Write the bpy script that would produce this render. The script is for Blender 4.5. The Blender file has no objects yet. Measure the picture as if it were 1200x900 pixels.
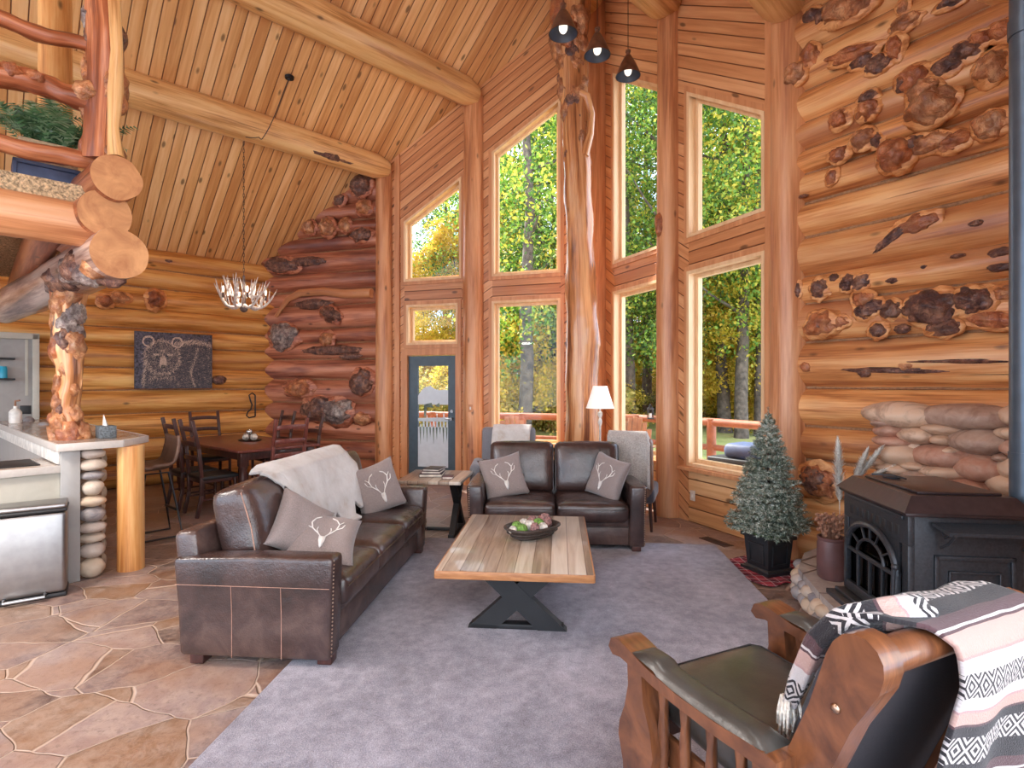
import bpy, bmesh, math, random
import numpy as np
from mathutils import Vector, Matrix, noise
random.seed(7)
COL = bpy.context.scene.collection
F, CH = 640.0, 1.55          # focal length in pixels of a 1200 px wide frame, camera height
def at(px, py, Y): return Vector(((px-600)*Y/F, Y, CH+(450-py)*Y/F))
def on_h(px, py, H=0.0):     # point at height H seen at the pixel
    Y = (CH-H)*F/(py-450); return Vector(((px-600)*Y/F, Y, H))
def V2(x, y): return Vector((x, y))
# ------------------------------------------------------------------ materials
class NT:
    def __init__(s, name):
        s.m = bpy.data.materials.new(name); s.m.use_nodes = True
        s.t = s.m.node_tree; s.b = s.t.nodes['Principled BSDF']; s.out = s.t.nodes['Material Output']
    def n(s, typ, **kw):
        nd = s.t.nodes.new(typ)
        for k, v in kw.items(): setattr(nd, k, v)
        return nd
    def l(s, a, b): s.t.links.new(a, b); return s
    def math(s, op, a, b=None, c=None):
        nd = s.n('ShaderNodeMath', operation=op)
        for i, v in enumerate((a, b, c)):
            if v is None: continue
            if isinstance(v, (int, float)): nd.inputs[i].default_value = v
            else: s.l(v, nd.inputs[i])
        return nd.outputs[0]
    def coord(s, kind='Object', scale=(1, 1, 1)):
        tc = s.n('ShaderNodeTexCoord'); mp = s.n('ShaderNodeMapping')
        mp.inputs['Scale'].default_value = scale
        s.l(tc.outputs[kind], mp.inputs[0]); return mp.outputs[0]
    def noise(s, vec, scale=1, detail=4, rough=.5, dist=0):
        nd = s.n('ShaderNodeTexNoise'); nd.inputs['Scale'].default_value = scale
        nd.inputs['Detail'].default_value = detail; nd.inputs['Roughness'].default_value = rough
        nd.inputs['Distortion'].default_value = dist
        s.l(vec, nd.inputs['Vector']); return nd.outputs['Fac']
    def voro(s, vec, scale=1, feature='F1', rnd=1):
        nd = s.n('ShaderNodeTexVoronoi', feature=feature); nd.inputs['Scale'].default_value = scale
        nd.inputs['Randomness'].default_value = rnd
        s.l(vec, nd.inputs['Vector']); return nd
    def ramp(s, fac, stops, interp='LINEAR'):
        nd = s.n('ShaderNodeValToRGB'); cr = nd.color_ramp; cr.interpolation = interp
        while len(cr.elements) < len(stops): cr.elements.new(.5)
        for e, (p, c) in zip(cr.elements, stops):
            e.position = p; e.color = (*lin(c), 1) if isinstance(c, tuple) else (c, c, c, 1)
        s.l(fac, nd.inputs[0]); return nd.outputs[0]
    def mix(s, fac, a, b, mode='MIX'):
        nd = s.n('ShaderNodeMix', data_type='RGBA', blend_type=mode)
        for idx, v in ((0, fac), (6, a), (7, b)):
            if isinstance(v, (int, float)): nd.inputs[idx].default_value = v
            elif isinstance(v, tuple): nd.inputs[idx].default_value = (*lin(v), 1)
            else: s.l(v, nd.inputs[idx])
        return nd.outputs[2]
    def sep(s, vec):
        nd = s.n('ShaderNodeSeparateXYZ'); s.l(vec, nd.inputs[0]); return nd.outputs
    def comb(s, x, y, z):
        nd = s.n('ShaderNodeCombineXYZ')
        for i, v in enumerate((x, y, z)):
            if isinstance(v, (int, float)): nd.inputs[i].default_value = v
            else: s.l(v, nd.inputs[i])
        return nd.outputs[0]
    def wn(s, v):
        nd = s.n('ShaderNodeTexWhiteNoise', noise_dimensions='1D'); s.l(v, nd.inputs['W']); return nd.outputs['Value']
    def col(s, c):
        if isinstance(c, tuple): s.b.inputs['Base Color'].default_value = (*lin(c), 1)
        else: s.l(c, s.b.inputs['Base Color'])
        return s
    def p(s, **kw):
        for k, v in kw.items():
            i = s.b.inputs[k.replace('_', ' ')]
            if isinstance(v, (int, float, tuple)): i.default_value = v
            else: s.l(v, i)
        return s
    def bump(s, h, dist=.01, strength=1):
        nd = s.n('ShaderNodeBump'); nd.inputs['Distance'].default_value = dist; nd.inputs['Strength'].default_value = strength
        s.l(h, nd.inputs['Height']); s.l(nd.outputs[0], s.b.inputs['Normal']); return s
def lin(c):
    return tuple(((x/255)/12.92 if x/255 <= .04045 else ((x/255+.055)/1.055)**2.4) for x in c[:3])
M = {}
def plain(name, c, rough=.5, metal=0, bumpscale=None, bd=.002, var=.12, **kw):
    k = NT(name); v = k.coord('Object')
    n = k.noise(v, bumpscale or 12, 4)
    d = tuple(x*(1-var) for x in c); u = tuple(min(255, x*(1+var)) for x in c)
    k.col(k.ramp(n, [(.3, d), (.7, u)])); k.p(Roughness=rough, Metallic=metal, **kw)
    if bumpscale: k.bump(n, bd)
    M[name] = k.m; return k.m
def logmat(name, dark, mid, light, rough=.42, stain=None, coat=.12):
    k = NT(name); uv = k.coord('UV'); x, y, z = k.sep(uv)
    v1 = k.comb(k.math('MULTIPLY', x, .55), k.math('MULTIPLY', y, 7.), 0.)
    v2 = k.comb(k.math('MULTIPLY', x, 2.2), k.math('MULTIPLY', y, 60.), 3.)
    n1 = k.noise(v1, 1, 5, .6, .4); n2 = k.noise(v2, 1, 3, .6)
    f = k.math('ADD', k.math('MULTIPLY', n1, .75), k.math('MULTIPLY', n2, .25))
    c = k.ramp(f, [(.38, dark), (.48, mid), (.58, light)])
    c = k.mix(k.ramp(k.noise(k.comb(k.math('MULTIPLY', x, .25), k.math('MULTIPLY', y, 1.1), 2.), 1, 3), [(.35, .45), (.6, 0.)]), c, dark)
    kv = k.comb(k.math('MULTIPLY', x, 2.3), k.math('MULTIPLY', y, 5.), 0.)
    kn = k.voro(kv, 1); kf = k.ramp(kn.outputs['Distance'], [(.05, 1.), (.13, 0.)])
    c = k.mix(k.math('MULTIPLY', kf, .75), c, tuple(q*.42 for q in dark))
    cv = k.comb(k.math('MULTIPLY', x, .5), k.math('MULTIPLY', y, 26.), 9.)
    cr = k.ramp(k.noise(cv, 1, 3, .5, .3), [(.25, 1.), (.31, 0.)])
    c = k.mix(k.math('MULTIPLY', cr, .6), c, tuple(q*.4 for q in dark))
    if stain:
        sn = k.ramp(k.noise(k.comb(k.math('MULTIPLY', x, .8), k.math('MULTIPLY', y, 2.), 5.), 1, 3), [(.5, 0.), (.66, .65)])
        c = k.mix(sn, c, stain)
    k.col(c).p(Roughness=rough, Coat_Weight=coat, Coat_Roughness=.25)
    k.bump(k.math('SUBTRACT', k.math('MULTIPLY', f, 1.), k.math('MULTIPLY', cr, .8)), .006)
    M[name] = k.m; return k.m
def plankmat(name, w, dark, mid, light, groove, rough=.45, kn_s=1.1):
    k = NT(name); uv = k.coord('UV'); x, y, z = k.sep(uv)
    vb = k.math('DIVIDE', y, w); fl = k.math('FLOOR', vb); fr = k.math('FRACT', vb)
    r = k.wn(fl)
    g = k.math('MINIMUM', fr, k.math('SUBTRACT', 1., fr))
    gm = k.ramp(g, [(.02, 1.), (.055, 0.)])
    xx = k.math('ADD', x, k.math('MULTIPLY', r, 37.))
    n1 = k.noise(k.comb(k.math('MULTIPLY', xx, .9), k.math('MULTIPLY', y, 16.), fl), 1, 4, .6, .5)
    f = k.math('ADD', k.math('MULTIPLY', n1, .7), k.math('MULTIPLY', r, .3))
    c = k.ramp(f, [(.33, dark), (.5, mid), (.66, light)])
    kv = k.voro(k.comb(k.math('MULTIPLY', xx, kn_s*2.2), k.math('MULTIPLY', vb, .8), fl), 1)
    kf = k.ramp(kv.outputs['Distance'], [(.09, 1.), (.16, 0.)])
    c = k.mix(k.math('MULTIPLY', kf, .8), c, tuple(q*.5 for q in dark))
    c = k.mix(gm, c, groove)
    k.col(c).p(Roughness=rough, Coat_Weight=.08)
    k.bump(k.math('SUBTRACT', k.math('MULTIPLY', n1, .15), gm), .008)
    M[name] = k.m; return k.m
# ------------------------------------------------------------------ mesh builder
def _ico(sub):
    bm = bmesh.new(); bmesh.ops.create_icosphere(bm, subdivisions=sub, radius=1)
    v = [x.co.copy() for x in bm.verts]; bm.verts.ensure_lookup_table()
    f = [tuple(a.index for a in x.verts) for x in bm.faces]; bm.free(); return v, f
ICO = {i: _ico(i) for i in (1, 2, 3, 4)}
def rotz(a): return Matrix.Rotation(a, 4, 'Z')
def rotx(a): return Matrix.Rotation(a, 4, 'X')
def roty(a): return Matrix.Rotation(a, 4, 'Y')
def tr(x, y=0, z=0):
    return Matrix.Translation(x) if isinstance(x, Vector) else Matrix.Translation((x, y, z))
class MB:
    def __init__(s): s.v = []; s.f = []; s.uv = []; s.mi = []; s.X = Matrix.Identity(4)
    def add(s, vs, fs, uvs=None, mi=0):
        o = len(s.v)
        s.v += [s.X @ Vector(p) for p in vs]
        for i, f in enumerate(fs):
            s.f.append(tuple(a+o for a in f)); s.mi.append(mi)
            s.uv.append(uvs[i] if uvs else None)
        return s
    def poly(s, pts, mi=0, uv=None): return s.add(pts, [tuple(range(len(pts)))], [uv] if uv else None, mi)
    def gbox(s, c, size, r=.01, mid=(1, 1, 1), fn=None, X=None, mi=0):
        """rounded box centred at c"""
        h = [q/2 for q in size]; r = min(r, *[q*.98 for q in h])
        L = []
        for a in range(3):
            i = h[a]-r
            l = [-h[a], -h[a]+r*.3, -i] if r > 1e-5 else [-h[a]]
            m = [(-i+2*i*k/mid[a]) for k in range(1, mid[a])]
            if r <= 1e-5: m = [(-h[a]+2*h[a]*k/mid[a]) for k in range(1, mid[a])]
            l = l+m+([i, h[a]-r*.3, h[a]] if r > 1e-5 else [h[a]])
            L.append(l)
        idx = {}; vs = []; fs = []
        def vid(p):
            k = tuple(round(q, 6) for q in p)
            if k in idx: return idx[k]
            q = Vector(p)
            if r > 1e-5:
                cl = Vector([max(-(h[a]-r), min(h[a]-r, p[a])) for a in range(3)])
                d = q-cl
                if d.length > 1e-7: q = cl+d.normalized()*r
            if fn: q = Vector(fn(q))
            if X is not None: q = X @ q
            vs.append(q+Vector(c)); idx[k] = len(vs)-1; return idx[k]
        for a in range(3):
            b, d = (a+1) % 3, (a+2) % 3
            for sg in (-1, 1):
                for i in range(len(L[b])-1):
                    for j in range(len(L[d])-1):
                        q = []
                        for (ii, jj) in ((i, j), (i+1, j), (i+1, j+1), (i, j+1)):
                            p = [0, 0, 0]; p[a] = sg*h[a]; p[b] = L[b][ii]; p[d] = L[d][jj]; q.append(vid(p))
                        fs.append(tuple(q) if sg > 0 else tuple(reversed(q)))
        return s.add(vs, fs, None, mi)
    def box(s, x0, x1, y0, y1, z0, z1, r=.004, mi=0, X=None):
        return s.gbox(((x0+x1)/2, (y0+y1)/2, (z0+z1)/2), (abs(x1-x0), abs(y1-y0), abs(z1-z0)), r, X=X, mi=mi)
    def bar(s, a, b, w, t, r=.003, up=(0, 0, 1), mi=0):
        a, b = Vector(a), Vector(b); d = (b-a); L = d.length; d.normalize()
        up = Vector(up); side = d.cross(up)
        if side.length < 1e-4: side = d.cross(Vector((1, 0, 0)))
        side.normalize(); u2 = side.cross(d)
        X = Matrix((side, d, u2)).transposed().to_4x4()
        return s.gbox((a+b)/2, (w, L, t), r, X=X, mi=mi)
    def tube(s, pts, rad, n=12, cap=True, fn=None, sq=None, mi=0, uo=None, closed=False):
        pts = [Vector(p) for p in pts]; m = len(pts)
        if isinstance(rad, (int, float)): rad = [rad]*m
        ds = []
        for i in range(m):
            if closed: d = pts[(i+1) % m]-pts[i-1]
            else: d = pts[min(i+1, m-1)]-pts[max(i-1, 0)]
            ds.append(d.normalized() if d.length > 1e-9 else Vector((0, 0, 1)))
        ref = Vector((0, 0, 1)) if abs(ds[0].z) < .9 else Vector((1, 0, 0))
        a = (ref-ds[0]*ref.dot(ds[0])).normalized()
        vs = []; ul = 0; uvs_u = []
        if uo is None: uo = (random.uniform(0, 90), random.uniform(0, 90))
        for i in range(m):
            a = (a-ds[i]*a.dot(ds[i])); a = a.normalized() if a.length > 1e-6 else ref
            b = ds[i].cross(a)
            if i: ul += (pts[i]-pts[i-1]).length
            uvs_u.append(ul)
            for j in range(n):
                t = 2*math.pi*j/n; r = rad[i]
                if fn: r = r*fn(ul, t, i)
                if sq: o = a*math.cos(t)*r*sq[0]+b*math.sin(t)*r*sq[1]
                else: o = a*math.cos(t)*r+b*math.sin(t)*r
                vs.append(pts[i]+o)
        fs = []; uv = []; rm = max(rad)*6.28
        mm = m if closed else m-1
        for i in range(mm):
            i2 = (i+1) % m
            for j in range(n):
                j2 = (j+1) % n
                fs.append((i*n+j, i*n+j2, i2*n+j2, i2*n+j))
                u0, u1 = uvs_u[i]+uo[0], (uvs_u[i2] if i2 else ul+.1)+uo[0]
                v0, v1 = j/n*rm+uo[1], (j+1)/n*rm+uo[1]
                uv.append(((u0, v0), (u0, v1), (u1, v1), (u1, v0)))
        if cap and not closed:
            for i in (0, m-1):
                f = tuple(i*n+j for j in range(n)); f = tuple(reversed(f)) if i == 0 else f
                fs.append(f); uv.append(tuple((uo[0]+math.cos(6.28*j/n)*rad[i], uo[1]+math.sin(6.28*j/n)*rad[i]) for j in range(n)))
        return s.add(vs, fs, uv, mi)
    def lathe(s, prof, n=24, c=(0, 0, 0), mi=0, sx=1, sy=1, cap=True):
        vs = []; c = Vector(c)
        for r, z in prof:
            for j in range(n):
                t = 2*math.pi*j/n; vs.append(c+Vector((r*math.cos(t)*sx, r*math.sin(t)*sy, z)))
        fs = []
        for i in range(len(prof)-1):
            for j in range(n): fs.append((i*n+j, i*n+(j+1) % n, (i+1)*n+(j+1) % n, (i+1)*n+j))
        if cap and prof[0][0] > 1e-5: fs.append(tuple(reversed(range(n))))
        if cap and prof[-1][0] > 1e-5: fs.append(tuple((len(prof)-1)*n+j for j in range(n)))
        return s.add(vs, fs, None, mi)
    def ico(s, c, r, sub=2, fn=None, X=None, mi=0, uo=None):
        v, f = ICO[sub]; c = Vector(c); out = []
        if isinstance(r, (int, float)): r = (r, r, r)
        for p in v:
            k = fn(p) if fn else 1
            q = Vector((p.x*r[0]*k, p.y*r[1]*k, p.z*r[2]*k))
            if X is not None: q = X @ q
            out.append(q+c)
        return s.add(out, f, None, mi)
    def prism(s, poly, O, ex, ey, ez, t0, t1, uvf=None, mi=0):
        """2D polygon (a,b) in the plane O + a*ex + b*ey, extruded along ez from t0 to t1"""
        n = len(poly); O = Vector(O); ex = Vector(ex); ey = Vector(ey); ez = Vector(ez)
        vs = [O+ex*a+ey*b+ez*t0 for a, b in poly]+[O+ex*a+ey*b+ez*t1 for a, b in poly]
        fs = [tuple(range(n)), tuple(reversed(range(n, 2*n)))]
        uvf = uvf or (lambda a, b: (a, b))
        uv = [tuple(uvf(a, b) for a, b in poly), tuple(reversed([uvf(a, b) for a, b in poly]))]
        for i in range(n):
            j = (i+1) % n; fs.append((i, n+i, n+j, j))
            A, B = uvf(*poly[i]), uvf(*poly[j]); uv.append((A, (A[0], A[1]+.05), (B[0], B[1]+.05), B))
        return s.add(vs, fs, uv, mi)
    def sheet(s, f, nu, nv, mi=0, uvs=(1, 1)):
        vs = [Vector(f(i/nu, j/nv)) for i in range(nu+1) for j in range(nv+1)]; fs = []; uv = []
        for i in range(nu):
            for j in range(nv):
                a = i*(nv+1)+j; fs.append((a, a+nv+1, a+nv+2, a+1))
                uv.append(((i/nu*uvs[0], j/nv*uvs[1]), ((i+1)/nu*uvs[0], j/nv*uvs[1]), ((i+1)/nu*uvs[0], (j+1)/nv*uvs[1]), (i/nu*uvs[0], (j+1)/nv*uvs[1])))
        return s.add(vs, fs, uv, mi)
    def build(s, name, mats, parent=None, ang=40, recalc=True, shift=None):
        me = bpy.data.meshes.new(name)
        vs = s.v if shift is None else [p-shift for p in s.v]
        me.from_pydata([tuple(p) for p in vs], [], s.f)
        if any(u is not None for u in s.uv):
            ul = me.uv_layers.new(name='UVMap'); flat = []
            for f, u in zip(s.f, s.uv):
                if u is None: u = [(0, 0)]*len(f)
                for q in u: flat += [q[0], q[1]]
            ul.data.foreach_set('uv', flat)
        if not isinstance(mats, (list, tuple)): mats = [mats]
        for m in mats: me.materials.append(m if not isinstance(m, str) else M[m])
        me.polygons.foreach_set('material_index', s.mi)
        if recalc:
            bm = bmesh.new(); bm.from_mesh(me); bmesh.ops.recalc_face_normals(bm, faces=bm.faces); bm.to_mesh(me); bm.free()
        me.polygons.foreach_set('use_smooth', [True]*len(me.polygons))
        if ang < 180: me.set_sharp_from_angle(angle=math.radians(ang))
        me.update()
        o = bpy.data.objects.new(name, me); COL.objects.link(o)
        if parent: o.parent = parent
        if shift is not None: o.location = shift
        return o
def tag(o, label=None, cat=None, group=None, kind=None):
    if label: o['label'] = label
    if cat: o['category'] = cat
    if group: o['group'] = group
    if kind: o['kind'] = kind
    return o
def thing(name, label, cat, loc=(0, 0, 0), rz=0, group=None):
    o = bpy.data.objects.new(name, None); COL.objects.link(o); o.empty_display_size = .1
    o.location = loc; o.rotation_euler = (0, 0, rz)
    return tag(o, label, cat, group)
def struct(name, mb, mats, label=None, parent=None, ang=40):
    o = mb.build(name, mats, parent, ang)
    if parent is None: tag(o, label, None, None, 'structure')
    return o
def copy_tree(o, parent=None):
    c = o.copy(); COL.objects.link(c)
    if parent: c.parent = parent
    for ch in list(o.children): copy_tree(ch, c)
    return c
def fbm(p, o=3):
    a = 0; w = 1
    for i in range(o): a += noise.noise(p)*w; p = p*2.1+Vector((3.1, 7.7, 1.3)); w *= .5
    return a
def puff(size, amt):
    h = [q/2 for q in size]
    def fn(q):
        x, y, z = q.x/h[0], q.y/h[1], q.z/h[2]
        k = max(0, 1-x**4)*max(0, 1-y**4)
        return (q.x+amt*.4*x*max(0, 1-y*y)*max(0, 1-z*z), q.y+amt*.4*y*max(0, 1-x*x)*max(0, 1-z*z), q.z+amt*k*(1 if z > 0 else -1)*abs(z))
    return fn
def wrinkle(fn, amp=.006, sc=5, seed=0):
    def g(q):
        p = Vector(fn(q)); n = fbm(Vector((p.x*sc+seed, p.y*sc, p.z*sc)), 2)
        return p*(1)+p.normalized()*n*amp
    return g
def burl(mb, c, r, seed=0, sub=4, amp=.35, X=None, mi=0, fr=1.6):
    o = Vector((seed*3.7, seed*1.3, -seed*2.1))
    amp = amp*.72
    def fn(p):
        a = fbm(p*fr+o, 2); b = abs(noise.noise(p*fr*2.2+o))
        vd = noise.voronoi(p*fr*1.7+o)[0][0]
        return 1+amp*a+amp*.7*(vd-.4)*-1-.12*b
    mb.ico(c, r, sub, fn, X, mi)
# ------------------------------------------------------------------ materials of the place
logmat('log_orange', (150, 84, 34), (205, 126, 56), (232, 160, 86))
logmat('log_left', (160, 96, 42), (220, 152, 78), (244, 190, 114))
logmat('log_red', (122, 64, 44), (182, 110, 80), (214, 146, 112), stain=(84, 44, 52))
logmat('log_right', (158, 92, 50), (220, 150, 88), (244, 188, 126), stain=(166, 104, 72))
logmat('log_post', (168, 104, 66), (210, 144, 96), (232, 174, 126))
logmat('log_pale', (182, 126, 72), (230, 178, 116), (246, 204, 144), rough=.38, coat=.25)
logmat('log_yellow', (180, 114, 58), (222, 158, 92), (240, 190, 124))
logmat('trunk_wood', (112, 60, 34), (206, 136, 82), (238, 180, 124), rough=.35, coat=.4)
logmat('grey_log', (90, 66, 62), (168, 134, 120), (220, 196, 180), rough=.28, coat=.5)
logmat('rail_red', (112, 56, 34), (168, 96, 60), (212, 140, 96), rough=.35)
plankmat('ceiling_plank', .135, (202, 142, 84), (228, 174, 114), (242, 198, 142), (112, 64, 34))
plankmat('siding', .145, (188, 122, 76), (212, 148, 98), (228, 170, 120), (126, 72, 42))
plankmat('sill_siding', .16, (196, 132, 80), (222, 164, 108), (238, 188, 134), (128, 76, 44))
plankmat('end_grain', .5, (176, 108, 66), (206, 140, 92), (226, 168, 118), (150, 84, 48))
k = NT('trim_wood'); v = k.coord('Object', (3, 3, 30)); n = k.noise(k.coord('Object', (14, 14, 1.2)), 1, 4, .6, .4)
k.col(k.ramp(n, [(.3, (192, 126, 82)), (.55, (212, 148, 100)), (.75, (226, 168, 120))])).p(Roughness=.45).bump(n, .001); M['trim_wood'] = k.m
k = NT('frame_pale'); n = k.noise(k.coord('Object', (12, 12, 1.5)), 1, 4, .6)
k.col(k.ramp(n, [(.3, (222, 178, 130)), (.7, (242, 208, 164))])).p(Roughness=.45); M['frame_pale'] = k.m
# burl wood
def burlmat(name, cs, crev, sc=9):
    k = NT(name); v = k.coord('Object'); n = k.noise(v, sc*.8, 5, .65, 1.2); n2 = k.noise(v, sc*3, 4, .7, 1.5)
    vo = k.voro(v, sc*1.6)
    c = k.ramp(k.math('ADD', k.math('MULTIPLY', n, .6), k.math('MULTIPLY', n2, .4)), [(.34, cs[0]), (.47, cs[1]), (.6, cs[2])])
    c = k.mix(k.ramp(vo.outputs['Distance'], [(.25, 0.), (.75, .55)]), c, crev)
    k.col(c).p(Roughness=.4, Coat_Weight=.25, Coat_Roughness=.2)
    k.bump(k.math('SUBTRACT', n2, k.math('MULTIPLY', vo.outputs['Distance'], .6)), .02); M[name] = k.m
burlmat('burl_brown', [(134, 76, 44), (198, 126, 78), (236, 178, 128)], (84, 44, 32), 7)
burlmat('burl_dark', [(60, 38, 40), (116, 74, 62), (180, 130, 102)], (36, 22, 28), 10)
burlmat('burl_red', [(124, 62, 38), (184, 104, 60), (222, 150, 100)], (84, 38, 26), 6)
for nm_, cs_ in (('burl_swell', [(176, 106, 58), (214, 144, 86), (236, 178, 120)]), ('burl_swell_red', [(126, 66, 46), (170, 98, 70), (204, 136, 102)])):
    k = NT(nm_); n = k.noise(k.coord('Object', (1, 1, 2.5)), 5, 5, .65, 1.5); k.col(k.ramp(n, [(.34, cs_[0]), (.48, cs_[1]), (.62, cs_[2])])).p(Roughness=.42, Coat_Weight=.12).bump(n, .012); M[nm_] = k.m
burlmat('burl_grey', [(70, 56, 58), (140, 118, 112), (206, 190, 178)], (40, 32, 40), 9)
plain('chinking', (150, 112, 80), .9, bumpscale=40)
plain('root_hole', (44, 26, 24), .8, bumpscale=20)
# flagstone
k = NT('flagstone'); v = k.coord('Object'); nz = k.noise(v, 1.6, 3); 
w = k.n('ShaderNodeVectorMath', operation='ADD'); k.l(v, w.inputs[0]); k.l(k.comb(k.math('MULTIPLY', nz, .16), k.math('MULTIPLY', k.noise(v, 2.3, 2), .16), 0.), w.inputs[1])
mp = k.n('ShaderNodeMapping'); mp.inputs['Scale'].default_value = (2.3, 3.0, 1); mp.inputs['Rotation'].default_value = (0, 0, .5); k.l(w.outputs[0], mp.inputs[0])
ce = k.voro(mp.outputs[0], 1.0, 'DISTANCE_TO_EDGE'); cc = k.voro(mp.outputs[0], 1.0)
sp = k.sep(cc.outputs['Color'])
c = k.ramp(sp[0], [(0., (88, 70, 66)), (.12, (140, 122, 120)), (.35, (132, 104, 84)), (.5, (112, 94, 96)), (.65, (152, 130, 126)), (.85, (126, 96, 74))], 'CONSTANT')
n3 = k.noise(v, 9, 8, .8, .6); c = k.mix(k.ramp(n3, [(.4, 0.), (.6, .6)]), c, (190, 168, 154)); c = k.mix(k.ramp(k.noise(v, 26, 5, .8), [(.52, 0.), (.66, .5)]), c, (84, 66, 62))
c = k.mix(k.ramp(k.noise(v, 2.2, 3), [(.42, 0.), (.62, .45)]), c, (150, 104, 68))
gr = k.ramp(ce.outputs['Distance'], [(.006, 1.), (.014, 0.)]); c = k.mix(gr, c, (196, 170, 152))
k.col(c).p(Roughness=k.ramp(n3, [(.3, .25), (.7, .5)])); k.bump(k.math('SUBTRACT', k.math('MULTIPLY', n3, .3), gr), .008); M['flagstone'] = k.m
k = NT('hearth_stone'); v = k.coord('Object'); ce = k.voro(v, 2.6, 'DISTANCE_TO_EDGE'); n3 = k.noise(v, 10, 6, .7)
c = k.ramp(n3, [(.3, (150, 142, 140)), (.7, (196, 188, 180))]); gr = k.ramp(ce.outputs['Distance'], [(.012, 1.), (.025, 0.)])
k.col(k.mix(gr, c, (120, 110, 104))).p(Roughness=.5).bump(k.math('SUBTRACT', k.math('MULTIPLY', n3, .4), gr), .008); M['hearth_stone'] = k.m
k = NT('carpet_rug'); v = k.coord('Object'); n = k.noise(v, 160, 3, .8); n2 = k.noise(v, 1.6, 4, .6); n4 = k.noise(v, 14, 5, .7)
f = k.math('ADD', k.math('MULTIPLY', n, .45), k.math('ADD', k.math('MULTIPLY', n2, .25), k.math('MULTIPLY', n4, .3)))
k.col(k.ramp(f, [(.38, (98, 94, 106)), (.5, (148, 143, 156)), (.62, (192, 186, 199))])).p(Roughness=.95, Sheen_Weight=.3).bump(n, .006); M['carpet_rug'] = k.m
def leather(name, a, b, c, rough=.34, coat=.15, bd=.0035):
    k = NT(name); v = k.coord('Object'); n = k.noise(v, 3.5, 5, .6, .5); vo = k.voro(v, 130); w = k.noise(v, 22, 3, .6)
    k.col(k.ramp(n, [(.32, a), (.5, b), (.7, c)])).p(Roughness=rough, Coat_Weight=coat, Coat_Roughness=.3, Specular_IOR_Level=.6)
    k.bump(k.math('ADD', k.math('MULTIPLY', vo.outputs['Distance'], .25), w), bd); M[name] = k.m
leather('leather_brown', (40, 29, 28), (64, 46, 43), (90, 70, 64), .27, .3)
leather('leather_black', (44, 43, 42), (64, 62, 58), (84, 80, 76), .3, .25, .001)
leather('leather_stool', (84, 58, 46), (112, 82, 66), (132, 100, 82), .45)
plain('stitch', (176, 134, 116), .7)
plain('nail_brass', (178, 150, 128), .3, 1)
plain('fabric_taupe', (142, 128, 124), .9, bumpscale=220, bd=.001, Sheen_Weight=.3)
plain('fabric_grey', (122, 122, 128), .9, bumpscale=200, bd=.001, Sheen_Weight=.3)
plain('back_cloth', (40, 37, 42), .95, bumpscale=200, bd=.001)
plain('fabric_dark', (66, 62, 70), .9, bumpscale=200, bd=.001, Sheen_Weight=.3)
plain('print_white', (226, 220, 214), .9)
plain('knit', (176, 168, 160), .95, bumpscale=90, bd=.006, Sheen_Weight=.3)
k = NT('fur'); v = k.coord('Object'); n = k.noise(k.coord('Object', (60, 60, 22)), 1, 5, .8, .8); n2 = k.noise(v, 3.2, 5, .7)
k.col(k.ramp(n2, [(.3, (196, 178, 160)), (.42, (218, 212, 206)), (.6, (236, 232, 228)), (.75, (178, 174, 176))])).p(Roughness=.9, Sheen_Weight=.5).bump(n, .014); M['fur'] = k.m
k = NT('table_planks'); v = k.coord('Object'); x, y, z = k.sep(v)
fl = k.math('FLOOR', k.math('DIVIDE', x, .105)); r = k.wn(fl); fr = k.math('FRACT', k.math('DIVIDE', x, .105))
n1 = k.noise(k.comb(k.math('MULTIPLY', x, 22.), k.math('ADD', k.math('MULTIPLY', y, 1.6), k.math('MULTIPLY', r, 20.)), fl), 1, 5, .6, .8)
c = k.ramp(k.math('ADD', k.math('MULTIPLY', n1, .6), k.math('MULTIPLY', r, .4)), [(.25, (126, 106, 92)), (.42, (170, 150, 132)), (.58, (200, 186, 170)), (.78, (222, 212, 198))])
g = k.ramp(k.math('MINIMUM', fr, k.math('SUBTRACT', 1., fr)), [(.01, 1.), (.03, 0.)])
k.col(k.mix(g, c, (92, 66, 48))).p(Roughness=.32, Coat_Weight=.3).bump(n1, .002); M['table_planks'] = k.m
def wood2(name, a, b, sc=(1, 1, 1), rough=.35, coat=.2):
    k = NT(name); n = k.noise(k.coord('Object', sc), 6, 5, .6, 1.)
    k.col(k.ramp(n, [(.3, a), (.7, b)])).p(Roughness=rough, Coat_Weight=coat).bump(n, .001); M[name] = k.m
wood2('sawn', (168, 108, 66), (214, 156, 104), (1, 1, 1), .5, 0)
wood2('edge_wood', (150, 96, 58), (196, 138, 90), (1, 1, 6))
wood2('dark_wood', (50, 28, 26), (86, 50, 44), (3, 3, 1))
wood2('red_wood', (88, 42, 36), (128, 70, 60), (3, 3, 1))
wood2('chair_wood', (78, 44, 28), (136, 84, 52), (4, 1, 1), .3, .4)
wood2('cabinet_paint', (158, 154, 150), (168, 164, 160), (1, 1, 1), .5)
wood2('cabinet_beige', (182, 176, 162), (192, 186, 172), (1, 1, 1), .5)
wood2('counter_top', (150, 134, 122), (196, 182, 170), (3, 3, 3), .25)
wood2('counter_edge', (190, 182, 174), (202, 194, 186), (3, 3, 3), .35)
plain('black_metal', (40, 40, 43), .4, .5, var=.1)
plain('black_paint', (34, 34, 36), .5, var=.1)
plain('stove_iron', (58, 60, 64), .36, .4, bumpscale=90, bd=.0008)
plain('stove_enamel', (56, 44, 44), .28, .3, bumpscale=30, bd=.0005)
plain('steel', (160, 158, 158), .38, 1, var=.05)
plain('stove_pipe_metal', (84, 98, 112), .35, .6, var=.05)
plain('copper_shade', (128, 98, 84), .35, .7, var=.15)
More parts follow.
